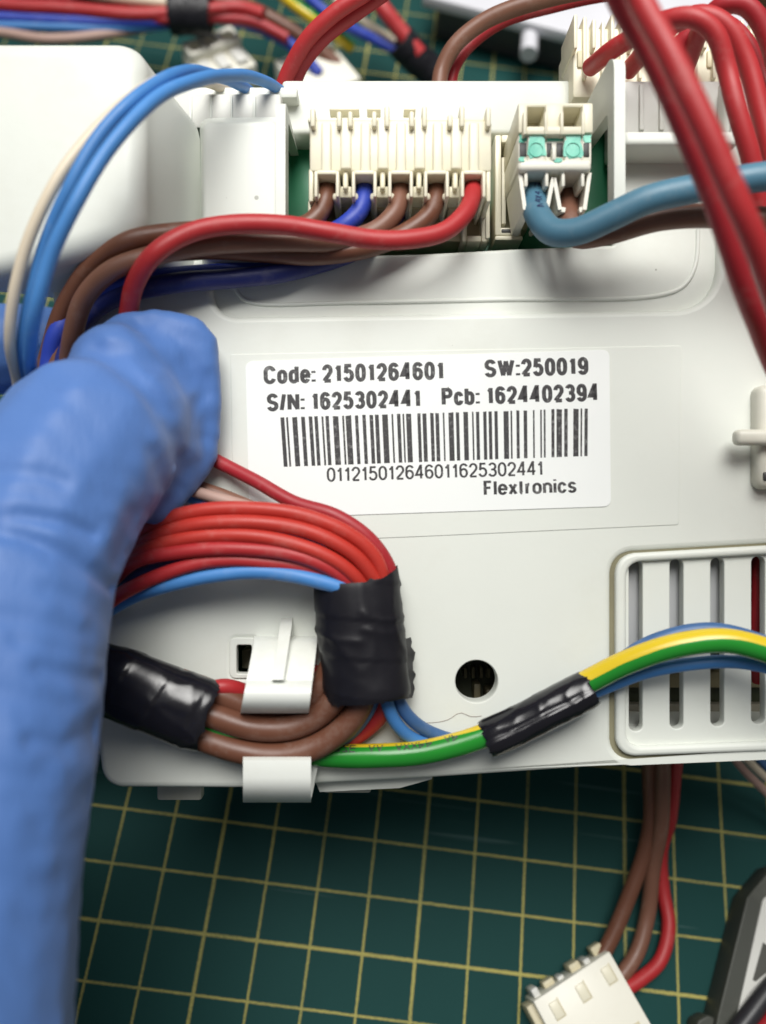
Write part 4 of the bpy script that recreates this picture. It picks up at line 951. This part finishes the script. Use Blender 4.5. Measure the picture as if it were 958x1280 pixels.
# white plug standing on the mat behind
c0 = GW(266, 60, 12); an = math.radians(40)
ex = 0.76 * Vector((math.cos(an), math.sin(an), 0)); ey = 0.76 * Vector((-math.sin(an), math.cos(an), 0)); ez = Vector((0, 0, 0.76))
pw = thing('plug_connector', 'blurred white plug with square openings on the mat behind the blue arc', 'connector', (c0.x, c0.y, 0), frame='world')
mb = MB(); mb.obox(c0, ex, ey, ez, -11, 11, -14, 5, -15.8, -1.5, 0.5); mb.build('body', 'cream_white', pw)
for i in range(3):
    mb = MB()
    for (a, b_, c, d) in ((-10 + i * 7, -4 + i * 7, 3, 5), (-10 + i * 7, -4 + i * 7, -3, -1), (-10.5 + i * 7, -9 + i * 7, -3, 5), (-4.5 + i * 7, -3 + i * 7, -3, 5)): mb.obox(c0, ex, ey, ez, a, b_, c, d, -2, 2.5, 0.3)
    mb.build('contact_chamber', 'cream_white', pw)
    mb = MB(); mb.obox(c0, ex, ey, ez, -9.2 + i * 7, -4.8 + i * 7, -1.4, 3.4, -2, -1.2, 0.1); mb.build('chamber_floor', 'cream_dark', pw)
    mb = MB(); mb.obox(c0, ex, ey, ez, -9.5 + i * 7, -5 + i * 7, -12, -4.5, -2, 0.4, 0.5); mb.build('latch_tooth', 'frosted', pw)
ez = Vector((0, 0, 1)); c0 = GW(402, 78, 10); an = math.radians(-52)
ex = Vector((math.cos(an), math.sin(an), 0)); ey = Vector((-math.sin(an), math.cos(an), 0))
pw2 = thing('plug_connector', 'blurred white block below the raised red pair at the top', 'connector', (c0.x, c0.y, 0), frame='world')
mb = MB(); mb.obox(c0, ex, ey, ez, -7, 11, -12, 7, -10, 0, 0.5); mb.build('body', 'cream_white', pw2)
mb = MB(); mb.obox(c0, ex, ey, ez, -6, 2, -8, -2, -1, 0.8, 0.4); mb.build('latch_tooth', 'cream_white', pw2)
# pale tray with a peg at the top edge
t0 = GW(600, 12, 16); t1 = GW(725, 44, 16)
ex = (t1 - t0); ex.z = 0; ex.normalize(); ey = Vector((-ex.y, ex.x, 0))
tr = thing('plastic_tray', 'pale grey plastic tray with a peg at the top edge behind the module', 'tray', (t0.x, t0.y, 0), frame='world')
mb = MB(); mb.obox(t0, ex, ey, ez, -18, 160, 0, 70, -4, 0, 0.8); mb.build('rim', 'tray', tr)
mb = MB(); mb.obox(t0, ex, ey, ez, -14, 156, 5, 66, -15.9, -4.1, 0.8); mb.build('side_wall', 'tray_shade', tr)  # wall painted dark for the shadow beneath the rim
pa0 = GW(664, 22, 11.4); pa1 = GW(661, 68, 11.4)
vs, fs, uv = tube_geo(spline([INV_MOD @ (pa0 * MM) / MM, INV_MOD @ (pa0.lerp(pa1, .5) * MM) / MM, INV_MOD @ (pa1 * MM) / MM]), 2.6)
vs = [(T_MOD @ (Vector(v) * MM)) / MM for v in vs]
mesh('peg', vs, fs, 'tray', tr, sm=50)

# ------------------------------------------------------------------ gloved hand: thumb on the panel, fingers behind the module
def balls(chain, step=0.28):
    out = []
    for (p, r), (q, s) in zip(chain, chain[1:]):
        n = max(1, int((q - p).length / (min(r, s) * step)))
        for k in range(n): t = k / n; out.append((p.lerp(q, t), r + (s - r) * t))
    out.append(chain[-1]); return out
def ch(*a): return [(P(x, y, w), r) for x, y, w, r in a]
blobs = []
# thumb: wrist, metacarpal, joint, end phalanx, tip
blobs += balls(ch((-420, 2500, 60, 30), (-300, 2000, 52, 26), (-215, 1680, 46, 22), (-190, 1560, 44, 19.5), (-140, 1400, 40, 16), (-98, 1270, 37, 14), (-62, 1110, 33, 12.8), (-27, 950, 29, 12.2), (2, 810, 25, 11.4), (30, 700, 21, 10.9), (70, 612, 17, 11.2), (112, 556, 13.5, 11.0), (148, 530, 11, 9.3), (178, 514, 8.8, 6.8), (205, 502, 7.0, 5.0)))
# loose glove end: flattened folds round the tip
blobs += balls(ch((128, 448, 9, 3.2), (158, 412, 7, 2.5), (196, 408, 6.4, 2.3), (240, 414, 5.6, 2.2), (256, 432, 5, 2.1), (258, 480, 4.6, 2.0), (258, 530, 4.2, 2.0), (252, 572, 3.6, 2.0), (225, 600, 4.5, 2.6), (190, 628, 7, 3.2)))
blobs += balls(ch((160, 436, 8, 3.6), (215, 430, 5.8, 3.0), (242, 446, 5, 2.8), (246, 520, 4.4, 2.8), (240, 560, 4, 2.8), (208, 592, 6.0, 3.8)))
blobs += balls(ch((145, 462, 10, 6.0), (200, 458, 6.8, 4.2), (226, 520, 5.4, 4.0), (200, 562, 7.4, 5.0)))
# palm and fingers
blobs += balls(ch((-98, 1270, 37, 14), (-210, 1180, 24, 15), (-320, 1020, 8, 14), (-360, 860, -4, 12)))
blobs += balls(ch((-300, 2000, 52, 26), (-250, 1600, 40, 20), (-300, 1320, 24, 16), (-420, 1150, 4, 14), (-430, 980, -10, 12)))
blobs += balls(ch((-62, 1110, 33, 12.8), (-190, 1010, 20, 12), (-300, 860, 4, 11.5), (-330, 700, -8, 10.5)))
blobs += balls(ch((-330, 700, -8, 10.5), (-250, 520, -22, 9.6), (-110, 440, -33, 9.0), (40, 436, -38, 8.4), (170, 460, -39, 7.8), (240, 475, -38, 7.0)))
blobs += balls(ch((-360, 860, -4, 11), (-270, 690, -24, 9.8), (-110, 610, -36, 9.2), (60, 600, -39, 8.6), (200, 610, -39, 7.8), (275, 618, -38, 7.0)))
blobs += balls(ch((-400, 960, -8, 11), (-290, 840, -26, 9.6), (-110, 770, -37, 9.0), (60, 750, -39, 8.4), (200, 750, -38.5, 7.4)))
blobs += balls(ch((-430, 980, -10, 11), (-310, 970, -26, 9.0), (-130, 910, -36, 8.2), (40, 885, -37.5, 7.6), (150, 880, -37.5, 6.6)))
bmh = bmesh.new()
for c, r in blobs:
    bmesh.ops.create_icosphere(bmh, subdivisions=2, radius=r, matrix=Matrix.Translation(c))
tm = bpy.data.meshes.new("tmp"); bmh.to_mesh(tm); bmh.free()
to = bpy.data.objects.new("tmp", tm); COL.objects.link(to)
rm = to.modifiers.new("r", 'REMESH'); rm.mode = 'VOXEL'; rm.voxel_size = 0.52
sm_ = to.modifiers.new("s", 'SMOOTH'); sm_.iterations = 16; sm_.factor = 0.5
hm = bpy.data.meshes.new_from_object(to.evaluated_get(bpy.context.evaluated_depsgraph_get()))
bpy.data.objects.remove(to)
hm.update()
# glove folds: creases as polylines on the skin (px, py), depth, width in mm, raised bank beside them
CREASES = [   # polyline, depth, width
    ([(-20, 592), (20, 589), (50, 592), (82, 603)], 0.31, 0.86),
    ([(-20, 645), (30, 645), (80, 652), (118, 668)], 0.60, 0.80),
    ([(-20, 662), (25, 669), (75, 690), (118, 716), (146, 738)], 0.68, 0.83),
    ([(60, 735), (100, 748), (140, 776)], 0.25, 0.93),
    ([(-20, 768), (60, 780), (105, 792)], 0.27, 1.06),
    ([(50, 836), (100, 846), (138, 848)], 0.39, 0.89),
    ([(-20, 862), (30, 874), (80, 884)], 0.23, 1.13),
    ([(40, 926), (80, 930), (112, 917), (132, 903)], 0.58, 0.96),
    ([(-20, 968), (40, 975), (84, 968)], 0.27, 1.26),
    ([(50, 1030), (90, 1018), (116, 998)], 0.30, 1.19),
    ([(-20, 1098), (30, 1112), (70, 1104)], 0.21, 1.59),
    ([(-20, 612), (40, 616), (90, 630), (128, 652)], 0.16, 0.7),
    ([(60, 700), (100, 725), (138, 757)], 0.22, 0.7),
    ([(20, 800), (80, 812), (136, 824)], 0.22, 0.75),
    ([(30, 900), (84, 908), (130, 892)], 0.22, 0.8),
    ([(60, 950), (100, 942), (128, 926)], 0.24, 0.8),
    ([(20, 1000), (70, 1002), (112, 984)], 0.19, 0.9),
    ([(40, 1060), (80, 1056), (108, 1040)], 0.19, 1.0),
    ([(30, 1150), (70, 1150), (98, 1136)], 0.16, 1.2),
    ([(118, 434), (152, 456), (186, 486), (210, 516), (226, 552), (230, 580), (226, 606)], 0.65, 1.35),
    ([(194, 566), (204, 598), (203, 628)], 0.31, 1.0),
    ([(176, 402), (203, 436), (228, 466), (246, 505), (255, 545)], 0.65, 1.20),
    ([(196, 400), (222, 426), (243, 456), (258, 492)], 0.31, 0.9),
    ([(140, 428), (172, 446), (200, 474)], 0.25, 1.0),
    ([(262, 470), (258, 500), (263, 525)], 0.16, 0.8),
    ([(150, 704), (164, 668), (171, 642)], 0.37, 0.95),
    ([(168, 700), (182, 668), (190, 640)], 0.26, 0.8),
]
segs = []
for pl, dep, wd in CREASES:
    for a, b in zip(pl, pl[1:]): segs.append((a, b, dep, wd, len(pl)))
verts = hm.vertices
newco = []
for v in verts:
    p = v.co; n = v.normal
    d = 0.25 * mnoise.noise(p * 0.06) + 0.05 * mnoise.noise(p * 0.3)
    if n.z > -0.15 and p.z > 1.0:
        x, y = pxl(p)
        if x > -120:
            sc = FPX / (D_PANEL - p.z)
            best = {}
            for i, (a, b, dep, wd, _) in enumerate(segs):
                if min(a[1], b[1]) - 60 > y or max(a[1], b[1]) + 60 < y: continue
                dx, dy = b[0] - a[0], b[1] - a[1]; t = max(0, min(1, ((x - a[0]) * dx + (y - a[1]) * dy) / (dx * dx + dy * dy)))
                q = math.hypot(x - a[0] - t * dx, y - a[1] - t * dy) / sc
                sd = (x - a[0]) * dy - (y - a[1]) * dx
                key = (dep, wd, id(_)) if False else (dep, wd, round(sum(c[0] for c in (a,)) * 0))
                k2 = (dep, wd)
                if k2 not in best or best[k2][0] > q: best[k2] = (q, sd, t)
            for (dep, wd), (q, sd, t) in best.items():
                d -= dep * math.exp(-(q / wd) ** 2)
                d += dep * 0.22 * math.exp(-((q - 1.9 * wd) / (1.2 * wd)) ** 2) * (1.0 if sd > 0 else 0.35)
            # crumpled end of the glove
            if x > 130 and y < 620:
                k = min(1, (x - 130) / 60)
                q = mnoise.noise(Vector((p.x * 0.30 + p.y * 0.18, p.y * 0.22 - p.x * 0.20, 3.1)))
                d += k * (0.16 * (1 - abs(q) * 2.2) - 0.06 + 0.06 * mnoise.noise(p * 0.6))
    newco.append(p + n * d)
for v, c in zip(verts, newco): v.co = c
to = bpy.data.objects.new("tmp", hm); COL.objects.link(to)
sm_ = to.modifiers.new("s", 'SMOOTH'); sm_.iterations = 2; sm_.factor = 0.5
hm2 = bpy.data.meshes.new_from_object(to.evaluated_get(bpy.context.evaluated_depsgraph_get()))
vs = [v.co.copy() for v in hm2.vertices]; fs = [tuple(p.vertices) for p in hm2.polygons]
bpy.data.objects.remove(to); bpy.data.meshes.remove(hm); bpy.data.meshes.remove(hm2)
mesh('gloved_hand', vs, fs, 'glove', sm=180, label='hand in a blue nitrile glove, thumb pressed on the white module', cat='hand')
